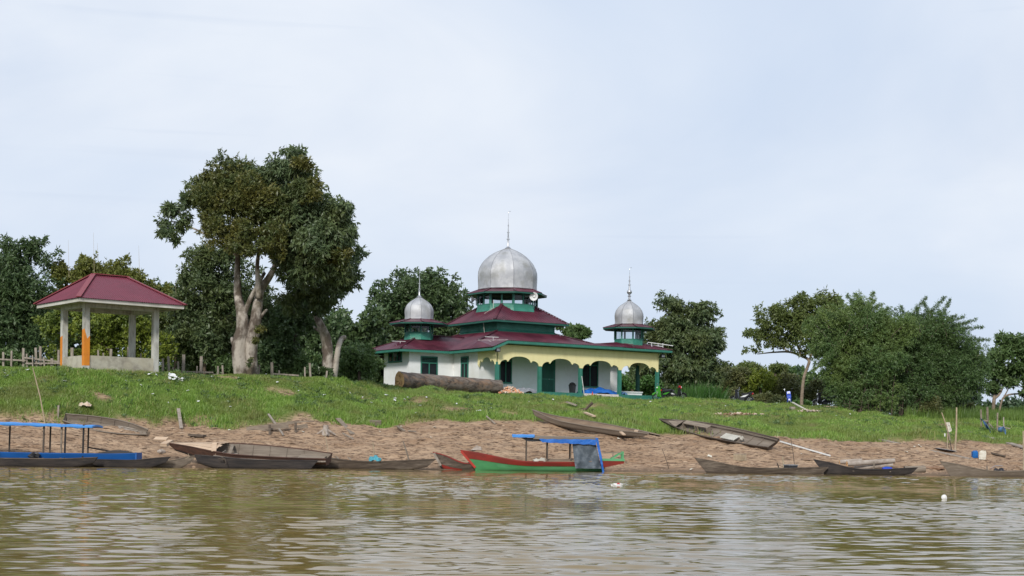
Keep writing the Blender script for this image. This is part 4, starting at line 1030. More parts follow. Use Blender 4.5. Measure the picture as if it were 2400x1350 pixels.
# 3
r, H = float_boat('canoe', 'low dark canoe whose bow sticks out from behind the stern of the blue boat', 205, 1080, 399, 1072, 1079, D1 - 0.1, B=0.62, mat_='wood_boat_dark', rake1=0.45, rise1=0.3, p1=2, group=BG)
# 4
r, H = float_boat('canoe', 'small pale grey canoe with pointed bow between the blue boat and the large decked boat', 330, 1080, 458, 1069, 1080, D1 + 0.55, B=0.55, mat_='wood_boat_grey', rake1=0.4, rise1=0.3, p1=2.2, group=BG)
b = MB(); p_ = W(444, 1070, D1 + .3); b.tube([W(434, 1076, D1 + .3), p_, W(441, 1063, D1 + .3)], 0.012, 4); tag(b.build('mooring_line', M['bamboo_pole'], None), 'thin mooring line on the small pale canoe', 'rope')

# 5 half buried boat at upper left
PA = G(150, 990); PB = G(345, 1020)
r, H = beach_boat('derelict_boat', 'derelict plank boat half sunk in the grass edge above the blue canopy', PA, PB, 0.34, 0.42, 0.3, 1.15, R(36), 'wood_boat_grey', m_in='wood_boat_grey', ribs=(-0.55, -0.2, 0.15, 0.5), w1=0.35, w0=0.5, rake0=0.15, rake1=0.1, group=BG, extra=-0.10, flat=0.75, cat='boat')
b = MB()
for k in range(5): b.box(1.0, 0.02 + k * 0.14 - 0.25, 0.14, 0.95, 0.10, 0.03)
b.build('slatted_floor', M['fence_wood'], r)

# 6 large decked boat
PA = W(395, 1082, D1 + 2.6); PB = W(772, 1093, D1 + 1.3); PA.z = 0.26; PB.z = 0.10
d = PB - PA
r, H = beach_boat('decked_boat', 'large red-brown wooden boat with bleached plank foredeck, the biggest hull on the bank', PA, PB, 0.58, 0.76, 0.42, 1.9, R(14), 'wood_red', m_in='wood_boat_grey', ribs=(-0.25, -0.02, 0.2, 0.42, 0.64), p0=1.2, p1=1.1, rake0=0.9, rake1=0.05, w0=0.03, w1=0.50, rise0=0.42, rise1=0.05, wp=2.0, group=BG, extra=0.05, th=0.04, flat=0.7)
b = H.shell(f0=0.0, f1=0.50, off=0.012, nf=4); b.build('tarred_bottom', M['wood_boat_dark'], r, smooth=True, angle=35)
b = MB()
for sd_ in (-1, 1):
    P = [H.pt(lerp(-0.45, 1, i / 24), 0.80, sd_) + Vector((0, sd_ * 0.03, 0)) for i in range(25)]
    for a_, c_ in zip(P[:-1], P[1:]): b.beam(a_, c_, 0.07, 0.05)
_sp(b, 'rubbing_strake', M['fence_wood'], r)
b = MB()
nd = 6
for k in range(nd):
    vs = []; fs = []; n = 14
    for i in range(n + 1):
        t_ = lerp(-1.0, -0.44 + 0.02 * (k % 3), i / n); wv = H.half(t_)
        for e in (0, 1):
            v = lerp(-1, 1, (k + e * 0.97) / nd); z = H.sheer(t_) + 0.03 + 0.10 * (1 - v * v) * min(1, (t_ + 1) * 3)
            x = H.pt(t_, 1, 1).x; vs.append((x, wv * v, z + 0.006 * (k % 2)))
    for i in range(n): fs.append((2 * i, 2 * i + 2, 2 * i + 3, 2 * i + 1))
    b.add(vs, fs)
b.build('foredeck', M['wood_fresh'], r)
b = MB(); xk = H.pt(-0.44, 1, 1).x; wk = H.half(-0.44); zk = H.sheer(-0.44)
b.beam((xk, -wk, zk + 0.03), (xk - 0.25, 0, zk + 0.2), 0.2, 0.04); b.beam((xk - 0.25, 0, zk + 0.2), (xk, wk, zk + 0.04), 0.2, 0.04); b.beam((xk + 0.08, -wk, zk - .05), (xk - 0.17, 0, zk + 0.10), 0.03, 0.18); b.build('deck_coaming', M['wood_fresh'], r)
b = MB(); p = H.pt(-1, 1, 1); b.box(p.x - 0.02, 0, p.z + 0.0, 0.30, 0.75, 0.14); b.box(p.x - 0.42, 0.45, p.z + 0.05, 0.6, 0.3, 0.05, Matrix.Rotation(0.2, 4, 'X')); b.build('bow_beam', M['wood_fresh'], r)
b = MB()
for k in range(6): b.box(-0.78, -0.42 + k * 0.11, 0.36, 0.55, 0.075, 0.03)
b.box(-1.1, -0.12, 0.40, 0.04, 0.7, 0.16); b.build('slatted_floor', M['fence_wood'], r)
b = MB(); b.beam((-0.55, -0.72, 0.55), (-0.95, 0.7, 0.6), 0.14, 0.04); b.build('loose_plank', M['wood_grey'], r)
b = H.thwart(0.78, 1.2, 0.14); b.build('stern_seat', M['wood_grey'], r)
# 7 dark canoe alongside
r, H = float_boat('canoe', 'long black canoe lying alongside the large decked boat', 457, 1067, 745, 1086, 1079, D1 + 0.55, B=0.6, mat_='wood_boat_dark', rake0=0.25, p0=1.2, w0=0.3, rise0=0.3, group=BG)
b = MB(); P0 = W(519, 1072, D1 + .15); b.tube([P0, W(527, 1076, D1 + .12), W(530, 1085, D1 + .1), W(526, 1091, D1 + .1)], [0.03, .025, .02, .015], 6); b.tube([W(512, 1075, D1 + .15), W(528, 1078, D1 + .15)], .02, 5); tag(b.build('dead_branch', M['pole_dark'], None), 'crooked dead branch hooked over the black canoe', 'branch')

# 8 canoe with teal cloth
D8 = yw(860) - 0.45
r, H = float_boat('canoe', 'long brown canoe with a teal cloth amidships and tall pointed left bow', 700, 1058, 1021, 1077, 1082, D8, B=0.8, rake0=0.5, rake1=0.6, p0=2.4, p1=2.2, rise0=0.12, rise1=0.2, thw=(-0.45, 0.3), ribs=(-0.2, 0.1, 0.5), group=BG, mat_='wood_boat')
cloth_lump('cloth', 'teal cloth draped over the middle of the long brown canoe', 'cloth', W(879, 1086, D8) + Vector((0, -0.1, 0.10)), 0.27, 0.36, 0.26, 'teal_cloth', 12)
for n_, (xa_, ya_, xb_, yb_, dd, rr, mt, lb) in enumerate(((759, 1007, 770, 1068, 1.2, 0.022, 'bamboo_pole', 'thin pale pole standing in the stern of the large decked boat'), (874, 1036, 877, 1083, 0.5, 0.025, 'bamboo_pole', 'short pale mooring pole behind the teal cloth'), (945, 1034, 963, 1098, -0.5, 0.035, 'wood_boat_grey', 'leaning grey mooring pole against the right half of the teal cloth canoe'),
        (787, 1069, 797, 1082, 0.2, 0.03, 'fence_wood', 'short paddle end left of the teal cloth'), (815, 1071, 823, 1080, 0.2, 0.03, 'fence_wood', 'stubby paddle grip nearest the teal cloth'), (1853, 1025, 1863, 1100, 0.6, 0.014, 'pole_dark', 'thin dark twig pole beside the grey box canoe'), (1834, 1070, 1836, 1099, -0.1, 0.035, 'bamboo_pole', 'curved pale pole left of the grey box in its canoe'), (1821, 1085, 1825, 1099, -0.1, 0.03, 'pole_dark', 'short dark oar handle left of the grey box in its canoe'),
        (1552, 1052, 1570, 1107, 0.8, 0.014, 'pole_dark', 'thin dark stick standing in the shallows right of the green boat'), (2048, 1082, 2047, 1100, -0.2, 0.035, 'wood_grey', 'short upright peg in the black canoe'), (2313, 1091, 2312, 1108, 0.0, 0.035, 'wood_grey', 'short upright peg in the rightmost canoe'), (2398, 1010, 2399, 1110, 0.4, 0.04, 'bamboo_pole', 'tall mooring pole at the right edge of the photo'))):
    D_ = yw(xa_) + dd; b = MB(); p, q = W(xa_, ya_, D_), W(xb_, yb_, D_); b.tube([p, (p + q) / 2 + Vector((0.02, 0, 0)), q], [rr * .8, rr, rr], 6)
    tag(b.build('mooring_pole', M[mt], None), lb, 'pole')
# 9
r, H = float_boat('canoe', 'grey canoe with faded red edge tucked behind the prow of the green boat', 1015, 1061, 1175, 1088, 1087, yw(1060) + 0.3, B=0.8, rake0=0.45, p0=1.6, w0=0.06, rise0=0.15, mat_='wood_boat', railm='boat_red', group=BG, floor=False)
b = MB(); Dq = yw(1060) - .05; b.beam(W(1017, 1062, Dq), W(1033, 1091, Dq), 0.12, 0.1); b.build('stem_post', M['fence_wood'], None); so = bpy.data.objects['stem_post']; so.parent = r; so.location = -Vector(r.location)
b = MB(); H.bot
b = H.shell(f0=0.25, f1=0.5, off=0.012, nf=2, t0=-0.95, t1=-0.2, sides=(-1,)); b.build('red_chine', M['boat_red'], r)
# 10 green boat
D10 = yw(1270) - 0.75
r, H = float_boat('canopy_boat', 'green and red wooden boat with blue tarpaulin canopy', 1079, 1056, 1424, 1082, 1083, D10, B=1.35, rake0=0.75, rake1=0.25, p0=1.9, p1=3, w0=0.03, w1=0.42, rise0=0.0, rise1=0.05, mat_='boat_green', m_in='wood_boat', railm='boat_red', group=BG, wp=2.4, thw=(-0.35, -0.1))
c0 = Vector(r.location); H.th = 0.03
b = H.shell(f0=0.74, f1=1.0, off=0.022, nf=3, n=50); b.build('sheer_strake', M['boat_red'], r, smooth=True, angle=35)
def lg(x, y, dy=0.0): q = W(x, y, D10 - 0.0); return Vector((q.x - c0.x, dy, q.z))
b = MB(); b.beam(lg(1081, 1058), lg(1114, 1096), 0.10, 0.15, up=(0, 1, 0)); b.build('stem_post', M['boat_red_bright'], r)
b = MB(); b.sheet(12, 6, lambda u, v: tuple(lg(lerp(1278, 1402, u), 1080.5, lerp(-0.62, 0.62, v)) + Vector((0, 0, 0.10 * math.sin(math.pi * v)))), thick=0.03); b.build('hatch_deck', M['wood_inside'], r)
# stern extension
b = MB(); zt = lg(1415, 1080).z; x0g, x1g = lg(1408, 1080).x, lg(1461, 1080).x
b.add([(x0g, -0.55, zt), (x1g, -0.42, zt + 0.0), (x1g, 0.42, zt), (x0g, 0.55, zt), (x0g, -0.5, zt - 0.32), (x1g, -0.40, zt - 0.10), (x1g, 0.40, zt - 0.10), (x0g, 0.5, zt - 0.32)], [(0, 1, 2, 3), (7, 6, 5, 4), (0, 4, 5, 1), (1, 5, 6, 2), (2, 6, 7, 3), (3, 7, 4, 0)])
b.build('stern_platform', M['boat_red'], r)
b = MB(); b.bx(x0g, x1g + 0.02, -0.46, 0.46, zt + 0.003, zt + 0.10); b.build('stern_deck', M['boat_green'], r)
b = MB()
for y in (-0.4, 0.4):
    b.beam((x1g - 0.05, y, zt + 0.05), (x1g - 0.05, y, zt + 0.42), 0.07, 0.07); b.beam((x1g - 0.03, y, zt + 0.42), (x1g - 0.55, y, zt + 0.10), 0.06, 0.06)
b.beam((x1g - 0.05, -0.42, zt + 0.40), (x1g - 0.05, 0.42, zt + 0.40), 0.05, 0.05); b.build('stern_frame', M['boat_green'], r)
b = MB(); b.beam((x0g + 0.1, -0.4, zt + 0.36), (x1g - 0.05, -0.4, zt + 0.39), 0.05, 0.05); b.beam((x1g - 0.5, -0.4, zt), (x1g - 0.5, -0.4, zt + 0.36), 0.05, 0.05); b.build('stern_rail', M['wood_grey'], r)
# canopy
zc0, zc1 = lg(1235, 1027).z, lg(1405, 1026).z
for y in (-0.56, 0.56):
    for x_, mt in ((1233, 'pole_dark'), (1282, 'pole_dark'), (1336, 'wood_boat'), (1386, 'wood_grey')):
        a_ = lg(x_, 1082, y); b = MB(); b.beam((a_.x, y, a_.z - 0.1), (a_.x, y, lerp(zc0, zc1, .5) + 0.02), 0.06, 0.06); b.build('canopy_post', M[mt], r)
xA, xB, xC = lg(1213, 1).x, lg(1264, 1).x, lg(1407, 1).x
b = MB(); b.sheet(16, 8, lambda u, v: (lerp(xB - .05, xC, u), lerp(-0.72, 0.72, v), zc0 + 0.06 + 0.05 * (1 - (2 * v - 1) ** 2) - 0.02 * u), thick=0.10); cn = b.build('canopy', M['wood_boat_grey'], r)
b = MB(); b.sheet(10, 10, lambda u, v: (lerp(xA, xB, u) + 0.02 * math.sin(9 * v), lerp(-0.78, 0.78, v), zc0 + 0.12 + 0.05 * (1 - (2 * v - 1) ** 2) + 0.006 * math.sin(14 * u + 3 * v)), thick=0.09); b.build('front_tarpaulin', M['blue_canopy'], r)
b = MB(); b.sheet(10, 4, lambda u, v: (lerp(xA + .25, xB + .25, u) + .12 * v, -0.60, zc0 + 0.02 - 0.16 * v * min(1, u * 3)), thick=0.02); b.build('dark_flap', M['dark_grey'], r)  # dark grey flap hanging below the front tarpaulin
xD = lg(1275, 1).x
b = MB(); b.sheet(26, 5, lambda u, v: (lerp(xD, xC, u) + 0.16 * v * (1 - u), -0.76 - 0.02 * math.sin(17 * u), lerp(zc0 - 0.03, zc0 - 0.02, u) - lerp(0.15, 0.24, u) * v + 0.012 * math.sin(31 * u)), thick=0.012); b.build('side_tarpaulin', M['blue_tarp'], r)
# grey curtain at the stern
x0c, x1c = lg(1352, 1).x, lg(1420, 1).x; zb_ = lg(1, 1081).z
b = MB(); b.sheet(22, 14, lambda u, v: (lerp(lerp(x0c, xC, u), lerp(x0c + 0.16, x1c, u), v), lerp(-0.66, -0.62, v) + 0.03 * math.sin(7 * u + 5 * v + 2 * u * v) + 0.02 * math.sin(13 * u * (1 + .4 * v) + 4 * v) + 0.012 * math.sin(9 * v - 6 * u), lerp(zc0 - 0.2, zb_ - 0.0, v)), thick=0.01); b.build('grey_curtain', M['grey_tarp'], r)
b = MB(); b.sheet(4, 14, lambda u, v: (lerp(xC, x1c + 0.12, v) + 0.10 * u - 0.05 + 0.08 * math.sin(math.pi * v), lerp(-0.70, 0.5, u), lerp(zc0 + .05, zb_ - .1, v)), thick=0.01); b.build('rear_tarpaulin', M['blue_tarp'], r)
b = MB(); b.sheet(3, 12, lambda u, v: (lerp(xC - .03, x1c + 0.06, v) + 0.12 * u * (1 - v * .3), -0.72 + 0.02 * math.sin(8 * v), lerp(zc0 + .05, zb_ - .18, v)), thick=0.01); b.build('corner_tarpaulin', M['blue_tarp'], r)
cloth_lump('plank_bundle', 'pale crumpled sack lying inside the green boat', 'sack', c0 + lg(1268, 1080, 0.1) + Vector((0, 0, -0.03)), 0.35, 0.2, 0.16, 'fascia_white', 22)
bpy.data.objects['plank_bundle'].name = 'sack'

# 11 long beached canoe
PA = G(1246, 990); PB = G(1520, 1033)
r, H = beach_boat('canoe', 'long pale brown canoe beached high on the dirt above the blue tarpaulin canopy', PA + Vector((0, 0, .05)), PB, 0.35, 0.60, 0.36, 0.95, R(15), 'wood_boat_grey', m_in='wood_inside', rake0=0.35, rake1=0.5, p0=4.5, p1=3, w0=0.04, w1=0.2, rise0=0.30, rise1=0.15, group=BG, extra=0.02, thw=(), flat=0.7, wp=2.6)
b = MB(); b.box(1.6, -0.08, 0.36, 0.5, 0.16, 0.05, Matrix.Rotation(-0.9, 4, 'Z') @ Matrix.Translation((0.2, 1.2, 0))); b.box(2.5, 0.05, 0.34, 0.2, 0.12, 0.14); b.build('loose_plank', M['wood_fresh'], r)
b = MB(); d0, d1 = G(1482, 1012), G(1545, 1022); b.beam(d0 + Vector((0, 0, .15)), d1 + Vector((0, 0, .05)), 0.45, 0.06); tag(b.build('board', M['wood_grey'], None), 'wide grey board behind the right end of the high beached canoe', 'board')
# 12 wide beached boat
PA = G(1548, 1000); PB = G(1815, 1057)
r, H = beach_boat('plank_boat', 'wide open plank boat with ribs and benches beached on the right slope below the grass', PA, PB, 0.27, 0.32, 0.29, 1.3, R(27), 'wood_boat', m_in='wood_boat_grey', ribs=(-0.72, -0.5, -0.25, 0.0, 0.2, 0.4, 0.58, 0.76), rake0=0.5, rake1=0.15, w0=0.03, w1=0.72, rise0=0.15, rise1=0.05, group=BG, extra=0.12, wp=2.3, p0=3, flat=0.75, floor=False)
b = MB(); b.box(-1.35, 0.18, 0.36, 1.75, 0.34, 0.04); b.box(-1.35, 0.0, 0.2, 0.05, 0.05, 0.3); b.box(-1.2, 0.0, 0.2, 0.05, 0.05, 0.3); b.box(-2.2, 0.1, 0.2, 0.05, 0.3, 0.3); b.box(-0.5, 0.1, 0.2, 0.05, 0.3, 0.3); b.build('bench', M['wood_grey'], r)
b = MB()
for k in range(9): b.box(0.75 + k * 0.105, -0.12, 0.22, 0.085, 0.5, 0.03)
b.build('slatted_floor', M['fascia_white'], r)
b = MB(); b.sheet(8, 3, lambda u, v: (lerp(-3.25, -2.45, u), lerp(-1, 1, v) * H.half(lerp(-1, -0.72, u)) * .98, H.sheer(lerp(-1, -.72, u)) + 0.02), thick=0.02); b.build('foredeck', M['wood_grey'], r)
b = MB()
for sd_ in (-1, 1):
    P = [H.pt(lerp(-0.75, 1, i / 20), 0.72, sd_, 0.06) for i in range(21)]
    for a_, c_ in zip(P[:-1], P[1:]): b.beam(a_, c_, 0.04, 0.05)
_sp(b, 'stringer', M['wood_boat'], r)
b = MB(); b.blob((1.95, -0.05, 0.24), 0.10, 8, 6, .3); b.blob((1.85, -0.1, 0.34), 0.06, 8, 6, .3); o = b.build('rag_bundle', M['fascia_white'], None); o.matrix_world = r.matrix_basis.copy(); tag(o, 'small pale rag bundle in the open plank boat', 'rag')
# 13
D13 = yw(1780) - 0.6
r, H = float_boat('canoe', 'brown canoe carrying a grey box, right of the green boat', 1628, 1074, 1941, 1096, 1098, D13, B=0.75, rake0=0.6, rake1=0.35, p0=2.2, p1=2, rise0=0.05, rise1=0.12, mat_='wood_boat', group=BG, thw=(-0.5, 0.55), ribs=(-.25, 0))
p_ = W(1853, 1100, D13); bx_ = empty('box', (p_.x, p_.y, 0.10), (0, 0, 0.45), 'weathered grey box with lid standing in the brown canoe', 'box')
b = MB(); b.bx(-0.24, 0.24, -0.19, 0.19, 0, 0.28); b.build('body', M['dark_grey'], bx_); b = MB(); b.bx(-0.26, 0.26, -0.21, 0.21, 0.28, 0.32); b.build('lid', M['grey_sheet'], bx_)
# 14
D14 = yw(2030) - 0.6
r, H = float_boat('canoe', 'black tarred canoe in front of the felled logs', 1907, 1078, 2150, 1097, 1101, D14, B=0.75, rake0=0.55, rake1=0.4, p0=2.0, p1=2, rise0=0.08, rise1=0.15, mat_='wood_boat_dark', m_in='wood_boat_dark', group=BG, thw=(-.3, .5))
p_ = W(2079, 1104, D14); jc = empty('jerrycan', (p_.x, p_.y, 0.12), (0, 0, 0.1), 'dark blue jerrycan lying in the black canoe', 'jerrycan')
b = MB(); b.lathe([(0.02, -0.22), (0.12, -0.215), (0.135, -0.19), (0.135, 0.19), (0.12, 0.215), (0.02, 0.22)], 8, a0=R(22.5)); b.v = [(z, x * 1.0, y + 0.1) for x, y, z in b.v]; b.build('body', mat('ultramarine_plastic', (0.02, 0.05, 0.40), 0.45), jc); b = MB(); b.beam((-.12, 0, .24), (.12, 0, .24), .04, .03); b.build('handle', M['blue_can'], jc)
# 15
D15 = yw(2330) - 0.5
r, H = float_boat('canoe', 'rightmost canoe, grey-brown with raised bow and a black bag aboard', 2203, 1082, 2480, 1098, 1105, D15, B=0.85, rake0=0.55, rake1=0.4, p0=2.0, rise0=0.05, mat_='wood_boat_grey', group=BG, thw=(.2, .5))
p_ = W(2340, 1109, D15); bg = empty('bag', (p_.x, p_.y, 0.02), (0, 0, 0.1), 'black bag with red corner standing in the rightmost canoe', 'bag')
b = MB(); b.blob((-0.12, 0, 0.17), 0.16, 10, 7, .12, (.9, .7, 1.1)); b.blob((0.14, 0.02, 0.17), 0.17, 10, 7, .12, (.95, .7, 1.1)); b.build('body', M['seat'], bg, smooth=True); b = MB(); b.blob((-0.27, -0.04, 0.14), 0.06, 8, 5, .2); b.build('red_corner', M['bike_red'], bg)
b = MB(); b.tube([W(2322, 1098, D15 - .05), W(2333, 1091, D15 - .2), W(2350, 1092, D15 - .2)], .012, 5); b.build('strap', M['chrome'], None); so = bpy.data.objects['strap']; so.parent = bg; so.matrix_parent_inverse = Matrix.Translation(-Vector(bg.location)) if False else Matrix.Rotation(-0.1, 4, 'Z') @ Matrix.Translation(-Vector(bg.location))

# ------------------------------------------------------------------ logs, planks, posts on the bank
def log(name, label, P, Q, r0, r1, m, mend, n=20, seg=26, lump=0.05, seed=1, cat='log', end_cut=True):
    random.seed(seed); P = Vector(P); Q = Vector(Q); root = empty(name, (P + Q) / 2, (0, 0, 0), label, cat)
    o = (P + Q) / 2; ph = [random.uniform(0, 6.28) for _ in range(5)]
    b = MB(); pts = [P.lerp(Q, i / seg) - o for i in range(seg + 1)]
    b.tube(pts, [lerp(r0, r1, i / seg) * (1 + 0.02 * math.sin(i * 1.7 + ph[0])) for i in range(seg + 1)], n, caps=False, wob=0.025, flute=lambda u, i: lump * math.sin(2 * math.pi * u * 3 + ph[1] + i * 0.10) + lump * 0.6 * math.sin(2 * math.pi * u * 7 + ph[2] - i * 0.13))
    vs = list(b.v); b.build('bark', M[m], root, smooth=True)
    for nm, ring_, c_ in (('cut_end', vs[:n], pts[0]), ('cut_end', vs[-n:], pts[-1])):
        e = MB(); d_ = (pts[-1] - pts[0]).normalized() * (-1 if ring_ is vs[:n] else 1); 
        inner = [Vector(v).lerp(Vector(c_), 0.45) + d_ * random.uniform(-0.03, 0.05) for v in ring_]
        e.add([Vector(v) for v in ring_] + inner + [Vector(c_) + d_ * 0.02], [(i, (i + 1) % n, n + (i + 1) % n, n + i) for i in range(n)] + [(n + i, n + (i + 1) % n, 2 * n) for i in range(n)])
        e.build('cut_end', M[mend], root)
    return root
DL = 95.5
log('big_log', 'huge weathered log on the grass before the mosque, with a split orange end', W(936, 893, DL - 2.4), W(1171, 907, DL + 2.0), 0.62, 0.47, 'log', 'log_end', seed=4)
DG = yw(2030) + 1.4
log('felled_log', 'upper pale felled log resting on another behind the black canoe', W(1985, 1087, DG - .3), W(2096, 1080, DG), 0.12, 0.11, 'stone', 'log_end', 12, 10, 0.03, 5)
log('felled_log', 'short felled log end poking out left behind the topmost log', W(1968, 1083, DG + .4), W(2020, 1079, DG + .4), 0.10, 0.09, 'stone', 'log_end', 12, 8, 0.03, 6)
log('felled_log', 'lower felled log beneath the upper one behind the black canoe', W(2000, 1098, DG), W(2092, 1090, DG), 0.11, 0.10, 'stone', 'log_end', 12, 10, 0.03, 7)
log('felled_log', 'thick dark log stub on the mud right of the black canoe stern', W(2120, 1103, DG - .8), W(2168, 1100, DG - .8), 0.20, 0.17, 'wood_grey', 'bark_dark', 14, 8, 0.08, 8)
def plank(name, label, P, Q, w, h, m, cat='plank', bend=0.0, seed=0):
    P = Vector(P); Q = Vector(Q); o = (P + Q) / 2; b = MB(); n = 8; random.seed(seed + 77)
    pts = [P.lerp(Q, i / n) - o + Vector((0, 0, bend * math.sin(math.pi * i / n))) for i in range(n + 1)]
    for a_, c_ in zip(pts[:-1], pts[1:]): b.beam(a_, c_, w * random.uniform(.93, 1.05), h)
    return tag(b.build(name, M[m], None, loc=o), label, cat)
def up(v, z): return v + Vector((0, 0, z))
plank('plank', 'long pale plank slanting out of the grass below the blue net at the far right', up(G(2277, 1018), .12), up(G(2406, 1053), .05), 0.35, 0.07, 'fence_wood')
plank('plank', 'long footpath board running down the dirt towards the jerrycans', up(G(2062, 1032), .05), up(G(2275, 1077), .03), 0.28, 0.05, 'fence_wood')
plank('sheet_panel', 'dark grey panel lying at the foot of the white sign', up(G(2193, 1053), .06), up(G(2237, 1060), .06), 0.45, 0.03, 'grey_sheet', 'panel')
plank('pipe', 'long white pipe lying on the dirt below the open plank boat', up(G(1828, 1037), .06), up(G(1946, 1071), .06), 0.06, 0.06, 'white', 'pipe')
plank('plank', 'wide grey plank leaning down the bank left of the concrete block', up(G(792, 992), .25), up(G(827, 1020), .05), 0.26, 0.05, 'wood_grey')
plank('branch', 'thin pale branch below the wide leaning plank', up(G(803, 1019), .08), up(G(828, 1031), .05), 0.05, 0.05, 'fence_wood', 'branch')
plank('plank', 'short thin plank lying on the dirt right of the concrete block', up(G(931, 1003), .10), up(G(948, 1012), .05), 0.12, 0.05, 'wood_grey')
plank('plank', 'flat dark-edged plank below the concrete block to the right', up(G(957, 1013), .08), up(G(975, 1014), .05), 0.12, 0.05, 'fence_wood')
plank('stake', 'pale weathered stake leaning on the grass edge left of the large decked boat', up(G(418, 975), .35), up(G(425, 1006), 0.02), 0.16, 0.10, 'fence_wood', 'stake')
plank('stake', 'short upright stake beside the derelict boat', up(G(137, 980), .62), up(G(136, 981), -.1), 0.08, 0.05, 'fence_wood', 'stake')
plank('plank', 'pale board lying in the tall grass above the left end of the high canoe', up(G(1328, 952), .25), up(G(1352, 958), .2), 0.2, 0.08, 'fence_wood')
plank('plank', 'pale board lying in the grass right of the dead branch', up(G(1370, 976), .22), up(G(1392, 984), .2), 0.2, 0.08, 'wood_fresh')
plank('plank', 'white plank resting on a block beside the blue motorbike', up(G(1857, 953), .30), up(G(1887, 963), .10), 0.15, 0.05, 'white_dirty')
plank('plank', 'stray twig-like plank on the grass edge above the grey stone', up(G(1140, 985), .22), up(G(1161, 996), .06), 0.05, 0.05, 'fence_wood')
plank('plank', 'lower prop board leaning on the retaining planks', up(G(629, 990), .42), up(G(664, 1022), .05), 0.09, 0.06, 'fence_wood')
plank('plank', 'brown board on the dirt by the white jerrycan', up(G(2324, 1065), .06), up(G(2354, 1072), .06), 0.28, 0.08, 'wood_boat')
plank('plank', 'small dark board behind the prow of the large decked boat', up(G(445, 1025), .12), up(G(480, 1027), .12), 0.3, 0.10, 'wood_boat')
# retaining planks
rp = empty('retaining_boards', up(G(650, 1005), 0), (0, 0, 0), 'old grey boards on two short posts holding the earth above the large decked boat', 'retaining wall')
o_ = rp.location
for (x0, y0, x1, y1, w_) in ((578, 1008, 676, 996, 0.30), (672, 992, 735, 990, 0.20), (690, 1003, 721, 998, 0.22)):
    b = MB(); Dp = G(x0, y0).y - 0.1; b.beam(W(x0, y0, Dp) - o_, W(x1, y1, Dp + .2) - o_, 0.05, w_, up=(0, 0, 1)); b.build('board', M['wood_grey'], rp)
for x0, y0, y1 in ((632, 995, 1017), (693, 990, 1012)):
    b = MB(); Dp = G(x0, y1).y - 0.15; b.beam(W(x0, y0, Dp) - o_, W(x0, y1 + 4, Dp) - o_, 0.10, 0.10); b.build('post', M['wood_boat'], rp)
# stump
st_ = empty('stump', G(763, 1016), (0, 0, 0), 'small grey tree stump with spreading roots on the dirt', 'stump')
b = MB(); b.tube([(0, 0, -0.1), (0, 0, 0.12), (0.02, 0, 0.42)], [0.24, 0.15, 0.12], 10, wob=0.08); b.build('bole', M['stone'], st_)
for a_ in (2.9, 0.2, -1.3):
    b = MB(); b.tube([(0, 0, 0.22), (0.25 * math.cos(a_), 0.2 * math.sin(a_), 0.08), (0.5 * math.cos(a_), .4 * math.sin(a_), -0.06)], [0.09, 0.06, 0.03], 7); b.build('root', M['stone'], st_)
# concrete block, crate, stones
def block(name, label, P, s, rz, m, cat, tilt=0.0):
    r_ = empty(name, P, (tilt, 0.12 * tilt, rz), label, cat)
    b = MB(); b.bx(-s[0] / 2, s[0] / 2, -s[1] / 2, s[1] / 2, -0.05, s[2]); b.build('body', M[m], r_)
    b = MB()
    for k in range(3): b.bx(-s[0] / 2 - .006, s[0] / 2 + .006, -s[1] / 2 + s[1] * (k + .04) / 3, -s[1] / 2 + s[1] * (k + .96) / 3, s[2] + 0.001, s[2] + 0.03)
    b.build('top_boards', M['fence_wood'], r_); return r_
block('wooden_crate', 'squat grey wooden crate on the dirt at the grass edge above the teal cloth canoe', G(880, 996), (0.5, 0.34, 0.22), R(35), 'wood_grey', 'crate')
block('wooden_block', 'short squared timber block lying on the dirt below the open plank boat', G(1734, 1077), (0.52, 0.34, 0.25), R(-52), 'bamboo_pole', 'block')
block('stone_block', 'small pale block under the white plank by the blue motorbike', G(1857, 961), (0.3, 0.3, 0.2), 0.2, 'stone', 'block')
b = MB(); b.add([(-.28, -.1, 0), (.25, -.15, 0), (.28, .15, 0), (-.2, .15, 0), (0.0, -.02, .24), (.2, .02, .17)], [(0, 1, 5, 4), (1, 2, 5), (2, 3, 4, 5), (3, 0, 4), (3, 2, 1, 0)]); tag(b.build('boulder', M['stone'], None, loc=G(1117, 1055)), 'angular grey boulder on the dirt above the green boat prow', 'boulder')
b = MB(); b.blob((0, 0, .06), .16, 9, 6, .25, (1.2, 1, .7)); tag(b.build('boulder', M['stone'], None, loc=G(378, 1062)), 'rounded grey stone at the bow of the large decked boat', 'boulder')
b = MB(); b.blob((0, 0, .02), .3, 10, 6, .25, (1.6, 1, .35)); tag(b.build('boulder', M['earth'], None, loc=G(2190, 1099)), 'low brown mud-covered rock between the last two canoes', 'boulder')
cloth_lump('sack', 'pale pinkish torn sack lying in the grass above the derelict boat', 'sack', up(G(200, 958), .12), 0.33, 0.22, 0.22, 'rubble', 31)
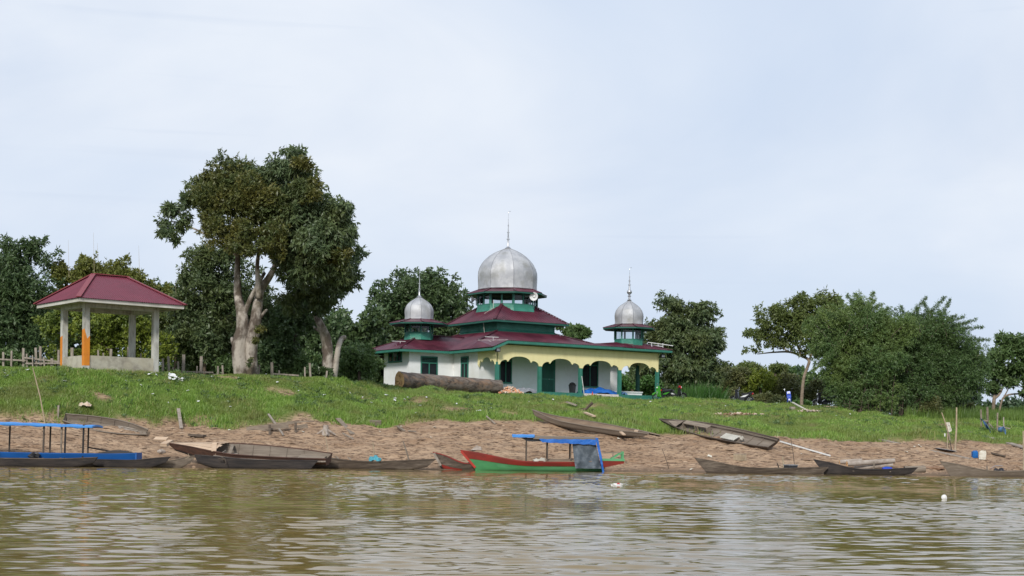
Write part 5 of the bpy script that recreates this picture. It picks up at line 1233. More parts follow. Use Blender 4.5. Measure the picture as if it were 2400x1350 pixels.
# jerrycans on the bank
def can(label, P, m, mc, rz, s=1.0, tilt=0):
    r_ = empty('jerrycan', P, (0, tilt, rz), label, 'jerrycan'); b = MB()
    b.bx(-0.16 * s, 0.16 * s, -0.12 * s, 0.12 * s, 0.0, 0.36 * s); b.add([(-0.16 * s, -0.12 * s, .36 * s), (0.16 * s, -0.12 * s, .36 * s), (0.16 * s, 0.12 * s, .36 * s), (-0.16 * s, 0.12 * s, .36 * s), (-0.12 * s, -0.09 * s, .40 * s), (0.12 * s, -0.09 * s, .40 * s), (0.12 * s, 0.09 * s, .40 * s), (-0.12 * s, 0.09 * s, .40 * s)], [(0, 1, 5, 4), (1, 2, 6, 5), (2, 3, 7, 6), (3, 0, 4, 7), (4, 5, 6, 7)])
    for z in (0.12, 0.24): b.bx(-0.166 * s, 0.166 * s, -0.126 * s, 0.126 * s, z * s, (z + .02) * s)
    b.build('body', M[m], r_); b = MB(); b.beam((-.08 * s, 0, .43 * s), (.06 * s, 0, .43 * s), .035, .03); b.beam((-.08 * s, 0, .38 * s), (-.08 * s, 0, .43 * s), .03, .03); b.build('handle', M[m], r_)
    b = MB(); b.lathe([(.035 * s, .39 * s), (.035 * s, .44 * s), (.01, .445 * s)], 10, (.11 * s, 0)); b.build('cap', M[mc], r_)
can('upright blue plastic jerrycan on the dirt, left of the white one', up(G(2285, 1073), 0), 'blue_can', 'blue_can', 0.1, 0.82, -.06)
can('stained white plastic jerrycan beside the blue one on the dirt', up(G(2302, 1077), 0), 'white_dirty', 'white_dirty', -0.25, 1.0, .05)
# poles and sign
def pole(label, x0, y0, x1, y1, r0, m, D=None, name='pole', cat='pole', bend=0.03):
    D_ = D or G(x1, y1).y; a_, c_ = W(x0, y0, D_), W(x1, y1 + 3, D_); o_ = Vector(c_)
    b = MB(); b.tube([c_ - o_, (a_ + c_) / 2 - o_ + Vector((bend, 0, 0)), a_ - o_], [r0, r0 * .9, r0 * .7], 7, wob=.05)
    return tag(b.build(name, M[m], None, loc=o_), label, cat)
pole('long thin bamboo pole leaning left at the grass edge above the blue boat', 77, 862, 106, 992, 0.032, 'bamboo_pole', bend=.05)
pole('tall pale bamboo pole standing right of the white sign', 2242, 955, 2238, 1059, 0.05, 'bamboo_pole')
SD = G(2222, 1056).y
sg = empty('sign', W(2222, 1058, SD), (0, 0, 0), 'tilted white hand-lettered sign on spindly crossed posts at the right bank', 'sign')
so_ = Vector(sg.location)
for pts, rr, mt in (([(2207, 967), (2216, 992), (2221, 1012), (2220, 1058)], .028, 'bamboo_pole'), ([(2222, 1010), (2226, 1032), (2231, 1058)], .024, 'pole_dark'), ([(2221, 1012), (2224, 1020), (2226, 1032)], .05, 'wood_grey')):
    b = MB(); b.tube([W(x, y, SD) - so_ for x, y in pts], rr, 6); b.build('post', M[mt], sg)
q = [W(x, y, SD - .06) - so_ for x, y in ((2217.5, 990), (2225.5, 990), (2230.2, 1006), (2230.2, 1010.5), (2223.5, 1013))]
b = MB(); b.add(q + [v + Vector((0, .03, 0)) for v in q], [(0, 1, 2, 3, 4), (9, 8, 7, 6, 5)] + [(i, (i + 1) % 5, 5 + (i + 1) % 5, 5 + i) for i in range(5)]); bo = b.build('board', M['white_dirty'], sg)
b = MB()
def onb(u, v): 
    a_ = q[0].lerp(q[1], u); c_ = q[4].lerp(q[2], u); return a_.lerp(c_, v) + Vector((0, -.012, 0))
for (u0, v0, u1, v1, w_) in ((.22, .17, .75, .16, .014), (.12, .37, .34, .37, .03), (.45, .33, .70, .34, .035), (.50, .45, .78, .44, .03), (.47, .36, .56, .47, .02), (.30, .80, .9, .74, .012), (.40, .93, .8, .88, .018)): b.beam(onb(u0, v0), onb(u1, v1), w_, .006)
b.build('lettering', M['text'], bo)
b = MB(); b.bx(-.05, .0, -.05, 0, .0, .16); b.build('hanging_cup', M['white'], sg, loc=W(2215, 1023, SD) - so_)
# bench
bd = G(1963, 960).y + 1.0; a_, c_ = W(1931, 952, bd), W(1996, 956, bd)
be = empty('bench', up(W(1963, 962, bd), 0), (0, 0, 0), 'simple plank bench on two legs beneath the bamboo', 'bench'); o_ = Vector(be.location)
b = MB(); b.beam(a_ - o_, c_ - o_, 0.28, 0.06); b.build('seat', M['bamboo_pole'], be)
for x in (1945, 1984):
    b = MB(); p_ = W(x, 954, bd) - o_; b.beam(p_, p_ + Vector((0, 0, -.5)), .1, .1); b.build('leg', M['bamboo_pole'], be)
# blue net on poles
ND = 80.0
nn = empty('fishing_net', W(2330, 1010, ND), (0, 0, 0), 'faded blue net sagging between crooked poles at the far right bank', 'net'); o_ = Vector(nn.location)
for pts, rr in (([(2299, 960), (2300, 1000)], .045), ([(2314, 954), (2315, 1000)], .06), ([(2338, 968), (2337, 1010)], .045), ([(2318, 992), (2342, 1022), (2367, 1045)], .035), ([(2352, 978), (2353, 1012)], .035), ([(2338, 999), (2367, 1005)], .04), ([(2305, 986), (2316, 988)], .06), ([(2355, 1010), (2384, 1046)], .03)):
    b = MB(); b.tube([W(x, y, ND + random.uniform(-.3, .3)) - o_ for x, y in pts], rr, 6); b.build('pole', M['wood_grey' if rr > .04 else 'fence_wood'], nn)
def band(P, Q, n=14):
    def fn(u, v):
        a_ = np.array([np.interp(u, np.linspace(0, 1, len(P)), [p[k] for p in P]) for k in (0, 1)]); c_ = np.array([np.interp(u, np.linspace(0, 1, len(Q)), [p[k] for p in Q]) for k in (0, 1)])
        x, y = lerp(a_, c_, v); w = W(x, y, ND - .2 + .12 * math.sin(11 * u) + .15 * math.sin(5 * v + 9 * u)) - o_; return tuple(w)
    return fn
b = MB(); b.sheet(16, 3, band([(2297, 980), (2302, 984), (2312, 1003), (2322, 1013)], [(2301, 983), (2309, 988), (2320, 1008), (2322, 1015)]), thick=.02); b.build('net', M['blue_dull'], nn)
b = MB(); b.sheet(16, 8, band([(2330, 1004), (2338, 1003), (2348, 1001), (2352, 999), (2358, 1008)], [(2336, 1026), (2342, 1016), (2349, 1030), (2352, 1018), (2357, 1034)]), thick=.02); b.build('net', M['blue_dull'], nn)
# dead branch in the grass
db = empty('dead_branch', G(1360, 965), (0, 0, 0), 'grey dead branch with splayed twigs lying in the tall grass above the high canoe', 'branch'); o_ = Vector(db.location); Db = o_.y - .6
for pts, rr, nm in (([(1389, 944), (1374, 958), (1352, 970), (1340, 979)], [.09, .08, .05, .02], 'limb'), ([(1356, 966), (1346, 966), (1338, 972)], [.04, .03, .01], 'twig'), ([(1352, 970), (1345, 972), (1335, 976)], [.03, .02, .01], 'twig'), ([(1372, 958), (1360, 958), (1348, 960)], [.03, .02, .01], 'twig')):
    b = MB(); b.tube([W(x, y, Db) - o_ for x, y in pts], rr, 6); b.build(nm, M['bark_dark'], db)

# ------------------------------------------------------------------ litter
random.seed(99)
def scrap(x, y, s, m, label, group=None, z=0.10, cat='litter', name='plastic_scrap', P=None):
    b = MB(); ph = random.uniform(0, 6); sx, sy = s * random.uniform(.8, 1.3), s * random.uniform(.5, .8)
    b.sheet(4, 3, lambda u, v: ((u - .5) * 2 * sx * (1 - .3 * v), (v - .5) * 2 * sy, .35 * s * abs(math.sin(3.3 * u + ph) * math.cos(2.7 * v + ph)) + .3 * s * random.random()), thick=.01)
    P = P or up(G(x, y), z); return tag(b.build(name, M[m], None, loc=P, rot=(random.uniform(-.3, .9), random.uniform(-.3, .3), random.uniform(0, 3))), label, cat, group)
GL = 'scraps of white plastic litter in the grass'
for (x, y, s) in ((12, 880, .10), (18, 885, .07), (65, 872, .12), (152, 898, .09), (330, 907, .07), (358, 928, .08), (295, 897, .05), (440, 920, .07), (465, 945, .08), (540, 958, .07), (497, 887, .08), (395, 948, .05), (560, 890, .08), (650, 900, .07), (700, 920, .06), (760, 930, .09), (820, 925, .08), (850, 935, .06), (870, 948, .07), (905, 930, .12), (925, 938, .10), (948, 940, .07), (895, 945, .07), (925, 942, .07), (955, 935, .06), (1000, 935, .07), (985, 955, .07), (1070, 950, .05), (975, 972, .08), (1240, 945, .05), (1150, 960, .05), (1296, 940, .06), (1330, 938, .04), (1525, 945, .10), (1640, 955, .05), (1700, 955, .06), (1730, 950, .04), (1960, 978, .05), (1992, 974, .06), (2000, 967, .04), (1990, 960, .06), (2250, 975, .05)):
    scrap(x, y, s, 'white', 'small scrap of white plastic litter lying in the grass of the bank', GL)
GD_ = 'scraps of pale litter on the bare dirt'
for (x, y, s) in ((537, 1010, .06), (710, 1015, .10), (1010, 1028, .06), (1018, 1004, .08), (940, 1002, .06), (890, 1014, .06), (1663, 1072, .12), (1878, 1066, .05), (2124, 1062, .10), (2150, 1060, .05), (2155, 1048, .12), (2143, 1049, .06), (1620, 1103, .10), (1500, 1028, .08), (1495, 1010, .07), (1450, 1031, .10), (1660, 1012, .08)):
    scrap(x, y, s, 'white_dirty', 'small pale scrap of litter lying on the bare dirt of the bank', GD_, .05)
for (x, y, s) in ((352, 884, .18), (402, 886, .25), (412, 892, .18), (396, 893, .16), (420, 896, .2), (407, 896, .14), (428, 894, .12), (366, 885, .12)):
    scrap(x, y, s * .8, 'white', 'crumpled white plastic bag in the litter patch right of the gazebo', 'plastic bags in the litter patch by the gazebo', .15, 'plastic bag', 'plastic_bag')
scrap(1122, 970, .16, 'bike_white', 'pale blue and white plastic wrapper on the grass above the green boat', None, .14)
heap('stone_scatter', 'scattered tan stones on the grass beyond the white plank by the blue motorbike', 'debris', G(1893, 965), 0.9, 0.5, 0.15, 'stone', 'rubble', 18, 0.12, 12)
heap('stony_scrape', 'bare stony scrape in the grass left of the blue motorbike', 'debris', G(1735, 972), 1.6, 0.8, 0.10, 'earth', 'rubble', 40, 0.13, 14)
wd = (EYE / -hz(1446, 1139)); b = MB(); p_ = W(1446, 1139, wd); b.blob((0, 0, 0.03), .10, 8, 6, .25, (1.9, .7, .5)); fl = b.build('floating_wrapper', M['white'], None, loc=(p_.x, p_.y, 0)); tag(fl, 'red and white wrapper floating on the river below the green boat', 'litter')
b = MB(); b.blob((0.05, 0, 0.05), .06, 8, 6, .2, (1.2, .9, .7)); b.build('red_print', M['bike_red'], fl)
wd = (EYE / -hz(2213, 1171)); p_ = W(2213, 1171, wd); b = MB(); b.blob((0, 0, 0.045), .09, 10, 6, .08, (.8, .6, .9)); tag(b.build('floating_bottle', M['white'], None, loc=(p_.x, p_.y, 0)), 'white plastic bottle end floating on the river at the right', 'litter')
# earth clods and dry debris
rg = np.random.default_rng(3)
n = 12000; V = []; Fq = []
px_ = rg.uniform(-60, 2460, n); fr_ = rg.random(n) ** 1.0
X_ = np.interp(px_, [-60, 2460], [-26, 26]); Yw_ = np.interp(px_, _px, _Yw); 
Y_ = Yw_ + 0.15 + fr_ * 10.5; X_ = (px_ - 1200) / F * Y_
g_ = grassf(X_, Y_); keep = g_ < 0.4; X_, Y_ = X_[keep], Y_[keep]; Z_ = HN(X_, Y_)
for i in range(len(X_)):
    s = 0.022 + 0.085 * rg.random() ** 4; a_ = rg.uniform(0, 6.28); c, sn = math.cos(a_) * s * rg.uniform(1, 3.2), math.sin(a_) * s
    tp = s * rg.uniform(.3, .8); x, y, z = X_[i], Y_[i], Z_[i] - .01; k = len(V)
    V += [(x - c, y - sn, z), (x + sn, y - c * .5, z), (x + c, y + sn, z), (x - sn, y + c * .5, z), (x - c * .4, y, z + tp), (x + c * .4, y, z + tp * .8), (x + c * .3, y + s * .3, z + tp * .7), (x - c * .3, y + s * .3, z + tp)]
    Fq += [(k, k + 1, k + 5, k + 4), (k + 1, k + 2, k + 6, k + 5), (k + 2, k + 3, k + 7, k + 6), (k + 3, k, k + 4, k + 7), (k + 4, k + 5, k + 6, k + 7)]
cm = mat('dry_clods_and_chips', (0.20, 0.125, 0.078), .95, island=True, col2=(0.44, 0.32, 0.22), col3=(0.30, .20, .13), n3=(.6, 3))
tag(raw_mesh('earth_clods', V, Fq, cm), kind='stuff')
# ------------------------------------------------------------------ motorbikes
def ringtube(mb, c, r, rt, n=20, axis='y'):
    c = Vector(c); P = [c + Vector((math.cos(2 * math.pi * k / n) * r, 0, math.sin(2 * math.pi * k / n) * r)) for k in range(n)]
    vs = []; fs = []; m = 6
    for k in range(n):
        rd = (P[k] - c).normalized()
        for j in range(m):
            a = 2 * math.pi * j / m; vs.append(P[k] + rd * math.cos(a) * rt + Vector((0, math.sin(a) * rt, 0)))
    for k in range(n):
        for j in range(m): fs.append((k * m + j, ((k + 1) % n) * m + j, ((k + 1) % n) * m + (j + 1) % m, k * m + (j + 1) % m))
    mb.add(vs, fs)
def slab(mb, prof, w0, w1=None, y=0.0):
    """side outline (x, z) extruded across y with a narrower rim"""
    w1 = w1 or w0; n = len(prof); vs = [(x, y - w0 / 2, z) for x, z in prof] + [(x, y + w0 / 2, z) for x, z in prof]
    mb.add(vs, [tuple(range(n)), tuple(reversed(range(n, 2 * n)))] + [(i, n + i, n + (i + 1) % n, (i + 1) % n) for i in range(n)])
def motorbike(label, P, heading, c1, c2='bike_black', lean=0.0, pitch=0.0, front=None, side=None):
    r = empty('motorbike', P, (lean, pitch, heading), label, 'motorbike', 'motorbikes parked on the grass')
    M1, M2 = M[c1], M[c2]
    for x in (-0.62, 0.62):
        b = MB(); ringtube(b, (x, 0, 0.28), 0.245, 0.045); w = b.build('wheel', M['rubber'], r, smooth=True)
        b = MB(); ringtube(b, (x, 0, 0.28), 0.195, 0.014)
        for k in range(5): b.beam((x, 0, .28), (x + math.cos(k * 1.257) * .2, 0, .28 + math.sin(k * 1.257) * .2), .03, .02)
        b.build('rim', M['chrome'], w)
    b = MB(); b.tube([(0.62, 0.07, 0.28), (0.47, 0.06, 0.72)], .022, 6); b.tube([(0.62, -0.07, 0.28), (0.47, -0.06, 0.72)], .022, 6); b.build('fork', M['chrome'], r)
    b = MB(); slab(b, [(0.30, 0.38), (0.42, 0.30), (0.66, 0.56), (0.90, 0.40), (0.86, 0.52), (0.66, 0.62), (0.45, 0.52)], 0.13); b.build('front_mudguard', M1, r)
    b = MB(); slab(b, [(0.40, 0.45), (0.50, 0.60), (0.47, 0.95), (0.38, 1.02), (0.30, 0.85), (0.24, 0.45), (0.16, 0.30), (0.28, 0.27)], 0.30); b.build('leg_shield', M1, r)
    b = MB(); slab(b, [(0.55, 0.90), (0.50, 1.06), (0.34, 1.09), (0.28, 0.98), (0.40, 0.88)], 0.22); b.build('headlamp_cowl', M[front or c1], r)
    b = MB(); b.blob((0.53, 0, 0.97), 0.07, 10, 6, 0, (.5, 1.3, .8)); b.build('headlight', M['bike_white'], r)
    b = MB(); b.tube([(0.26, 0.33, 1.05), (0.36, 0.16, 1.06), (0.38, 0, 1.03), (0.36, -0.16, 1.06), (0.26, -0.33, 1.05)], .017, 6); hb = b.build('handlebar', M['black'], r)
    for s in (-1, 1):
        b = MB(); b.tube([(0.33, s * .24, 1.06), (0.34, s * .27, 1.20)], .01, 5); b.blob((0.33, s * .28, 1.24), .065, 8, 6, 0, (.25, 1, .7)); b.build('mirror', M['chrome'] if s < 0 else M['black'], hb)
    b = MB(); slab(b, [(0.24, 0.42), (0.10, 0.52), (-0.12, 0.66), (-0.50, 0.72), (-0.86, 0.84), (-0.80, 0.68), (-0.56, 0.52), (-0.30, 0.36), (0.05, 0.28), (0.24, 0.30)], 0.22); b.build('body_fairing', M2, r)
    b = MB(); slab(b, [(0.10, 0.48), (-0.20, 0.62), (-0.60, 0.70), (-0.30, 0.50)], 0.25); b.build('side_panel', M[side or c1], r)
    b = MB(); slab(b, [(0.06, 0.70), (-0.05, 0.77), (-0.45, 0.80), (-0.82, 0.90), (-0.84, 0.83), (-0.45, 0.70), (-0.10, 0.66)], 0.24); b.build('saddle', M['seat'], r)
    b = MB(); slab(b, [(-0.80, 0.74), (-0.90, 0.82), (-0.97, 0.76), (-0.86, 0.68)], 0.14); b.build('tail_light', M['bike_red'], r)
    b = MB(); b.bx(-0.25, 0.12, -0.12, 0.12, 0.20, 0.42); b.tube([(0, -.14, .22), (-.4, -.15, .24), (-.85, -.16, .36)], [.03, .045, .05], 8); b.build('engine', M['dark_grey'], r)
    b = MB(); slab(b, [(-0.55, 0.58), (-0.86, 0.50), (-0.98, 0.30), (-0.92, 0.30), (-0.80, 0.46), (-0.55, 0.52)], 0.12); b.build('rear_mudguard', M['black'], r)
    return r
def gpt(x, D, dz=0.0): X = hx(x, 930) * D; return Vector((X, D, gz(X, D) + dz))
motorbike('lime green motorbike at the right front corner of the mosque porch', gpt(1551, 105.5, .05), R(212), 'bike_green', lean=-.1)
motorbike('black motorbike with bright red front cowl and white side stripe, beside the green one', gpt(1580, 106, .06), R(-14), 'bike_black', 'bike_black', lean=.15, front='bike_red', side='bike_white').scale = (1.05,) * 3
motorbike('black and white motorbike with red tail and a shining mirror, standing at the scrub', gpt(1738, 107.5, .02), R(150), 'bike_black', 'bike_black', lean=.08, side='bike_white')
motorbike('blue motorbike facing the river beside the white plank', gpt(1851, 104.5, .0), R(-100), 'bike_blue', 'bike_blue', lean=.1)
motorbike('black motorbike parked by the bamboo behind the plank bench', gpt(1932, 104.5, .05), R(196), 'bike_black', lean=.05).scale = (1.05,) * 3

# ------------------------------------------------------------------ fence
FD = 84.0
fz = lambda x: W(x, 870, FD).x
def fence(label, posts, rails, base):
    x0 = posts[0][0]; o_ = Vector((fz(x0), FD, 4.85)); r = empty('rustic_fence', o_, (0, 0, 0), label, 'fence')
    for x, y, w in posts:
        D_ = FD + random.uniform(-.25, .25); p = W(x, base(x) + 10, D_); q = W(x + random.uniform(-2.5, 2.5), y, D_)
        b = MB(); b.beam(p - o_, q - o_, w, w * .7); b.build('post', M['fence_wood'], r)
    for (xa, ya, xb, yb) in rails:
        b = MB(); b.beam(W(xa, ya, FD - .1) - o_, W(xb, yb, FD - .1) - o_, .05, .09); b.build('rail', M['fence_wood'], r)
random.seed(21)
fence('rustic stick fence of uneven bleached posts left of and behind the gazebo', [(-20, 830, .1), (8, 825, .12), (26, 822, .1), (55, 816, .14), (64, 829, .09), (77, 832, .06), (86, 815, .13), (96, 812, .14), (105, 837, .09), (121, 840, .16), (137, 820, .12), (170, 815, .16), (232, 820, .1), (243, 827, .08), (259, 818, .14), (299, 813, .12), (330, 828, .08)], [(-20, 841, 60, 845), (55, 838, 140, 848), (60, 852, 145, 851), (230, 845, 330, 850)], lambda x: 866)
fence('rustic stick fence of bleached posts running right of the gazebo past the big tree', [(382, 840, .12), (397, 835, .13), (407, 861, .1), (419, 847, .1), (429, 831, .17), (461, 858, .08), (471, 835, .16), (511, 858, .1), (523, 856, .1), (606, 855, .1), (638, 849, .15), (655, 868, .08), (715, 860, .08), (728, 851, .11), (764, 869, .1)], [(376, 872, 440, 874), (436, 871, 500, 873), (500, 878, 580, 880), (640, 876, 700, 880)], lambda x: 880)
b = MB(); p_ = W(766, 882, 86.5); b.box(0, 0, 0, .25, .2, .5, Matrix.Rotation(.3, 4, 'Y')); b.box(.2, 0, -.15, .9, .3, .08); tag(b.build('broken_board', M['fence_wood'], None, loc=p_), 'pale broken boards piled at the foot of the leaning trunk', 'board')
# bare sapling
sp_ = empty('bare_sapling', W(841, 905, 96), (0, 0, 0), 'thin leafless grey sapling left of the mosque', 'sapling'); o_ = Vector(sp_.location)
b = MB(); b.tube([(0, 0, -.1), (.03, 0, 1.2), (-.02, 0, 2.6)], [.035, .025, .008], 6); b.build('stem', M['fence_wood'], sp_)
random.seed(5)
for k in range(12):
    z = .5 + k * .16; s = 1 if k % 2 else -1; l = random.uniform(.3, .7); b = MB(); b.tube([(0, 0, z), (s * l * .6, random.uniform(-.2, .2), z + .12), (s * l, random.uniform(-.3, .3), z + .35)], [.012, .01, .006], 4); b.build('twig', M['fence_wood'], sp_)

# ------------------------------------------------------------------ foliage
def unit(v): return v / (np.linalg.norm(v, axis=-1, keepdims=True) + 1e-9)
def foliage(blobs, n, Lf, Wf, rg, droop=0.35, k=7, sub=9, fill=0.25, spread=0.9, subr=(0.30, 0.48), out=0.5, squash=0.85):
    """blobs: rows (x,y,z,rx,ry,rz); returns quads of individual leaves grouped on twigs"""
    B = np.array(blobs, float); sb = []
    for q in B:
        m = max(4, int(1.5 * sub * (q[3] * q[5]) ** 0.5 / 1.6)) if sub else 0
        d = unit(rg.normal(size=(m, 3))); rho = rg.uniform(0.25, 0.88, (m, 1)); rr = rg.uniform(*subr, (m, 1)) * min(q[3], q[5])
        if m: sb.append(np.concatenate([q[:3] + d * rho * q[3:6], rr, rr, rr * squash], 1))
        else: sb.append(q[None])
    SB = np.concatenate(sb); ar = SB[:, 3] * SB[:, 5]; 
    n = int(n * 1.45); Wf *= 1.25; Lf *= 1.05; nc = n // k; i = rg.choice(len(SB), nc, p=ar / ar.sum())
    d = unit(rg.normal(size=(nc, 3)) + np.array([0, 0, 0.12])); rho = np.where(rg.random((nc, 1)) < fill, rg.random((nc, 1)) ** .5, rg.uniform(0.78, 1.15, (nc, 1))) * np.where(rg.random((nc, 1)) < .15, rg.uniform(1.05, 1.55, (nc, 1)), 1.0)
    c = SB[i, :3] + d * rho * SB[i, 3:6]
    tw = unit(d * out + rg.normal(size=(nc, 3)) * 0.4 + np.array([0, 0, .15]))
    c = np.repeat(c, k, 0); tw = np.repeat(tw, k, 0); N_ = len(c)
    ld = unit(tw * 0.55 + rg.normal(size=(N_, 3)) * spread * 0.62 - np.array([0, 0, droop]))
    c = c + tw * rg.uniform(-.5, .5, (N_, 1)) * Lf
    return leafquads(c, ld, Lf, Wf, rg)
def leafquads(c, ld, Lf, Wf, rg):
    N_ = len(c); l = Lf * rg.uniform(0.6, 1.3, (N_, 1)) * np.repeat(rg.uniform(.75, 1.25, (N_ // 8 + 1, 1)), 8, 0)[:N_]; w = Wf * rg.uniform(0.7, 1.25, (N_, 1))
    pp = unit(np.cross(ld, rg.normal(size=(N_, 3))))
    mid = c + ld * l * 0.45
    V = np.stack([c, mid + pp * w / 2, c + ld * l, mid - pp * w / 2], 1).reshape(-1, 3)
    return V
def crown_mesh(name, V, m, parent=None, origin=None, kind=None):
    if origin is not None: V = V - np.array(origin)
    Fq = np.arange(len(V)).reshape(-1, 4)
    o = raw_mesh(name, V, Fq, m, parent)
    if kind: o['kind'] = kind
    return o
def pxblobs(lst, D, dep=0.85):
    out = []
    for q in lst:
        x, y, rx, ry = q[:4]; dD = q[4] if len(q) > 4 else 0; D_ = D + dD; w = W(x, y, D_); s = D_ / F
        out.append((w.x, w.y, w.z, rx * s, max(rx, ry) * s * dep, ry * s))
    return out
def limbs(parent, o_, lst, D, m, name='trunk', n=10, flute=None, wob=.04, rs=0.6):
    for j, q in enumerate(lst):
        dd = q[0] if not hasattr(q[0], '__len__') else 0; pts = q[1:] if not hasattr(q[0], '__len__') else q
        P = [W(x, y, D + (0.9 if name == 'trunk' and i > len(pts) / 2 else 0.0) + dd * (i / max(1, len(pts) - 1))) - o_ for i, (x, y, r_) in enumerate(pts)]; rr = [r_ * rs * D / F for _, _, r_ in pts]
        # refine
        P2, r2 = [], []
        for i in range(len(P) - 1):
            for s in range(4):
                u = s / 4; a = P[max(i - 1, 0)]; b_ = P[i]; c = P[i + 1]; d = P[min(i + 2, len(P) - 1)]
                P2.append(0.5 * ((2 * b_) + (c - a) * u + (2 * a - 5 * b_ + 4 * c - d) * u * u + (3 * b_ - a - 3 * c + d) * u ** 3)); r2.append(lerp(rr[i], rr[i + 1], u))
        P2.append(P[-1]); r2.append(rr[-1]); b = MB(); b.tube(P2, r2, n, wob=wob, flute=flute)
        b.build(name if j == 0 else 'limb', M[m], parent, smooth=True)
def tree(name, label, cat, base, D, crowns, limbl=(), bark='bark_dark', seed=1, group=None, **kw):
    """crowns: list of (px blobs, n, L, W, material, options)"""
    rg = np.random.default_rng(seed); random.seed(seed)
    o_ = W(base[0], base[1], D); gzv = gz(o_.x, D); o_ = Vector((o_.x, D, gzv)); r = empty(name, o_, (0, 0, 0), label, cat, group)
    if not limbl:
        q = crowns[0][0][0]; limbl = [[(base[0], base[1] + 30, 7), (base[0] + 2, (base[1] + q[1]) / 2, 6), (q[0], q[1] + q[3] * .2, 3)]]
    limbs(r, o_, limbl, D, bark, **kw)
    for bl, n, Lf, Wf, mt, op in crowns:
        crown_mesh('crown', foliage(pxblobs(bl, D, op.pop('dep', .85)), n, Lf, Wf, rg, **op), M[mt], r, o_)
    return r
NL = 1.0
# big mango by the gazebo
fl_ = lambda u, i: 0.10 * math.sin(2 * math.pi * u * 2 + .6 + i * .06) + 0.05 * math.sin(2 * math.pi * u * 5 + i * .1)
tree('big_tree', 'tall forked tree with pale thick trunk and partly brownish olive crown beside the gazebo', 'tree', (575, 880), 82.0, [
    ([(540, 440, 88, 66), (498, 475, 60, 62, -.8), (590, 480, 66, 72, -.8), (550, 550, 78, 50, -1.6), (635, 560, 52, 48, -1.8), (480, 430, 40, 35), (585, 590, 50, 32, -2), (500, 530, 40, 50, -1)], 34000, .20, .062, 'leaf_olive', dict(sub=12, droop=.1, fill=.35, k=8, dep=.7)),
    ([(690, 395, 52, 48), (640, 400, 32, 30), (700, 360, 40, 22), (680, 480, 78, 85), (745, 520, 80, 70), (790, 570, 60, 60), (770, 625, 62, 48), (700, 620, 72, 52), (805, 500, 38, 36), (660, 560, 60, 60, 2), (560, 400, 70, 28, 1.5), (455, 450, 30, 40, 1), (690, 600, 60, 70, 1.5), (740, 560, 60, 60, -1.5), (600, 430, 70, 60, 1.5)], 52000, .27, .075, 'leaf_mango', dict(sub=12, droop=.8, fill=.3, k=8, spread=.8)),
    ([(725, 435, 38, 34, -2), (700, 385, 34, 26, -1.5), (650, 470, 40, 36, -1.5), (800, 590, 36, 40, -1)], 7000, .22, .065, 'leaf_olive', dict(sub=10, droop=.4, fill=.3, k=8, dep=.6)),
    ([(612, 775, 13, 26, -.9), (600, 800, 10, 16, -.9), (585, 845, 8, 12, -.9)], 1100, .14, .05, 'leaf_olive', dict(sub=6, droop=.6, fill=.5, k=6)),
    ([(395, 490, 34, 26), (430, 520, 30, 22), (380, 540, 26, 28), (440, 470, 28, 22), (410, 560, 12, 14)], 2600, .27, .07, 'leaf_mango', dict(sub=9, droop=.5, fill=.3, k=8, subr=(.3, .45)))],
    [[(568, 897, 23), (566, 870, 21), (562, 835, 20), (563, 805, 20), (569, 770, 17), (567, 735, 14), (558, 695, 10), (556, 650, 8), (557, 600, 6), (556, 560, 5), (550, 480, 3)],
     [(592, 897, 17), (591, 860, 15), (590, 810, 16), (597, 770, 16), (603, 725, 13), (611, 680, 10), (634, 645, 8), (655, 600, 5), (690, 520, 3)],
     [(608, 700, 9), (604, 650, 6.5), (604, 610, 5), (612, 560, 4), (620, 500, 2.5)],
     [(570, 745, 8), (585, 705, 6), (602, 672, 5), (620, 640, 4)],
     [(556, 600, 4), (500, 560, 3), (440, 530, 2.2), (395, 520, 1.6), (370, 545, 1)], [(440, 530, 2), (420, 495, 1.4), (395, 480, 1)],
     [(553, 815, 7), (547, 803, 6), (544, 793, 4)], [(610, 745, 5), (622, 729, 3.5), (627, 726, 1.5)]],
    'bark_pale', 3, flute=fl_, wob=.05, n=16, rs=.88)
b = None
tree('leaning_tree', 'tree with leaning twisted trunk and broken stub, behind the big forked tree', 'tree', (790, 880), 86.0, [
    ([(760, 690, 55, 45), (800, 640, 45, 55), (700, 700, 55, 40), (820, 590, 30, 45), (740, 600, 70, 60, 2)], 17000, .27, .075, 'leaf_mango', dict(sub=11, droop=.8, fill=.3, k=8, spread=.8))],
    [[(770, 895, 24), (770, 860, 23), (768, 820, 21), (762, 785, 19), (748, 755, 14), (738, 730, 10), (735, 690, 8), (740, 640, 5)],
     [(780, 892, 15), (788, 850, 12), (793, 815, 10), (800, 795, 10), (810, 790, 7)], [(755, 780, 9), (740, 770, 5), (735, 765, 3)]],
    'bark_pale', 4, flute=fl_, wob=.08, n=14)
tree('background_tree', 'silvery dark tree filling the gap left of the big pale trunk', 'tree', (480, 870), 92.0, [
    ([(500, 600, 62, 50), (460, 640, 55, 48), (520, 680, 70, 65), (450, 720, 62, 55), (500, 780, 75, 70), (430, 800, 55, 60), (545, 600, 45, 50), (590, 690, 60, 60), (640, 750, 60, 70), (600, 800, 70, 60)], 34000, .27, .08, 'leaf_mango', dict(sub=11, droop=.4, fill=.3, k=8))], seed=5)
tree('background_tree', 'dark tree with rounded upper lobes at the left edge of the photo', 'tree', (30, 850), 96.0, [
    ([(78, 585, 38, 38), (112, 610, 28, 30), (40, 590, 40, 42), (0, 640, 70, 85), (60, 690, 75, 80), (-30, 740, 80, 110), (60, 790, 75, 70), (10, 570, 30, 25)], 26000, .26, .085, 'leaf_dark', dict(sub=12, droop=.35, fill=.3, k=8))], seed=6)
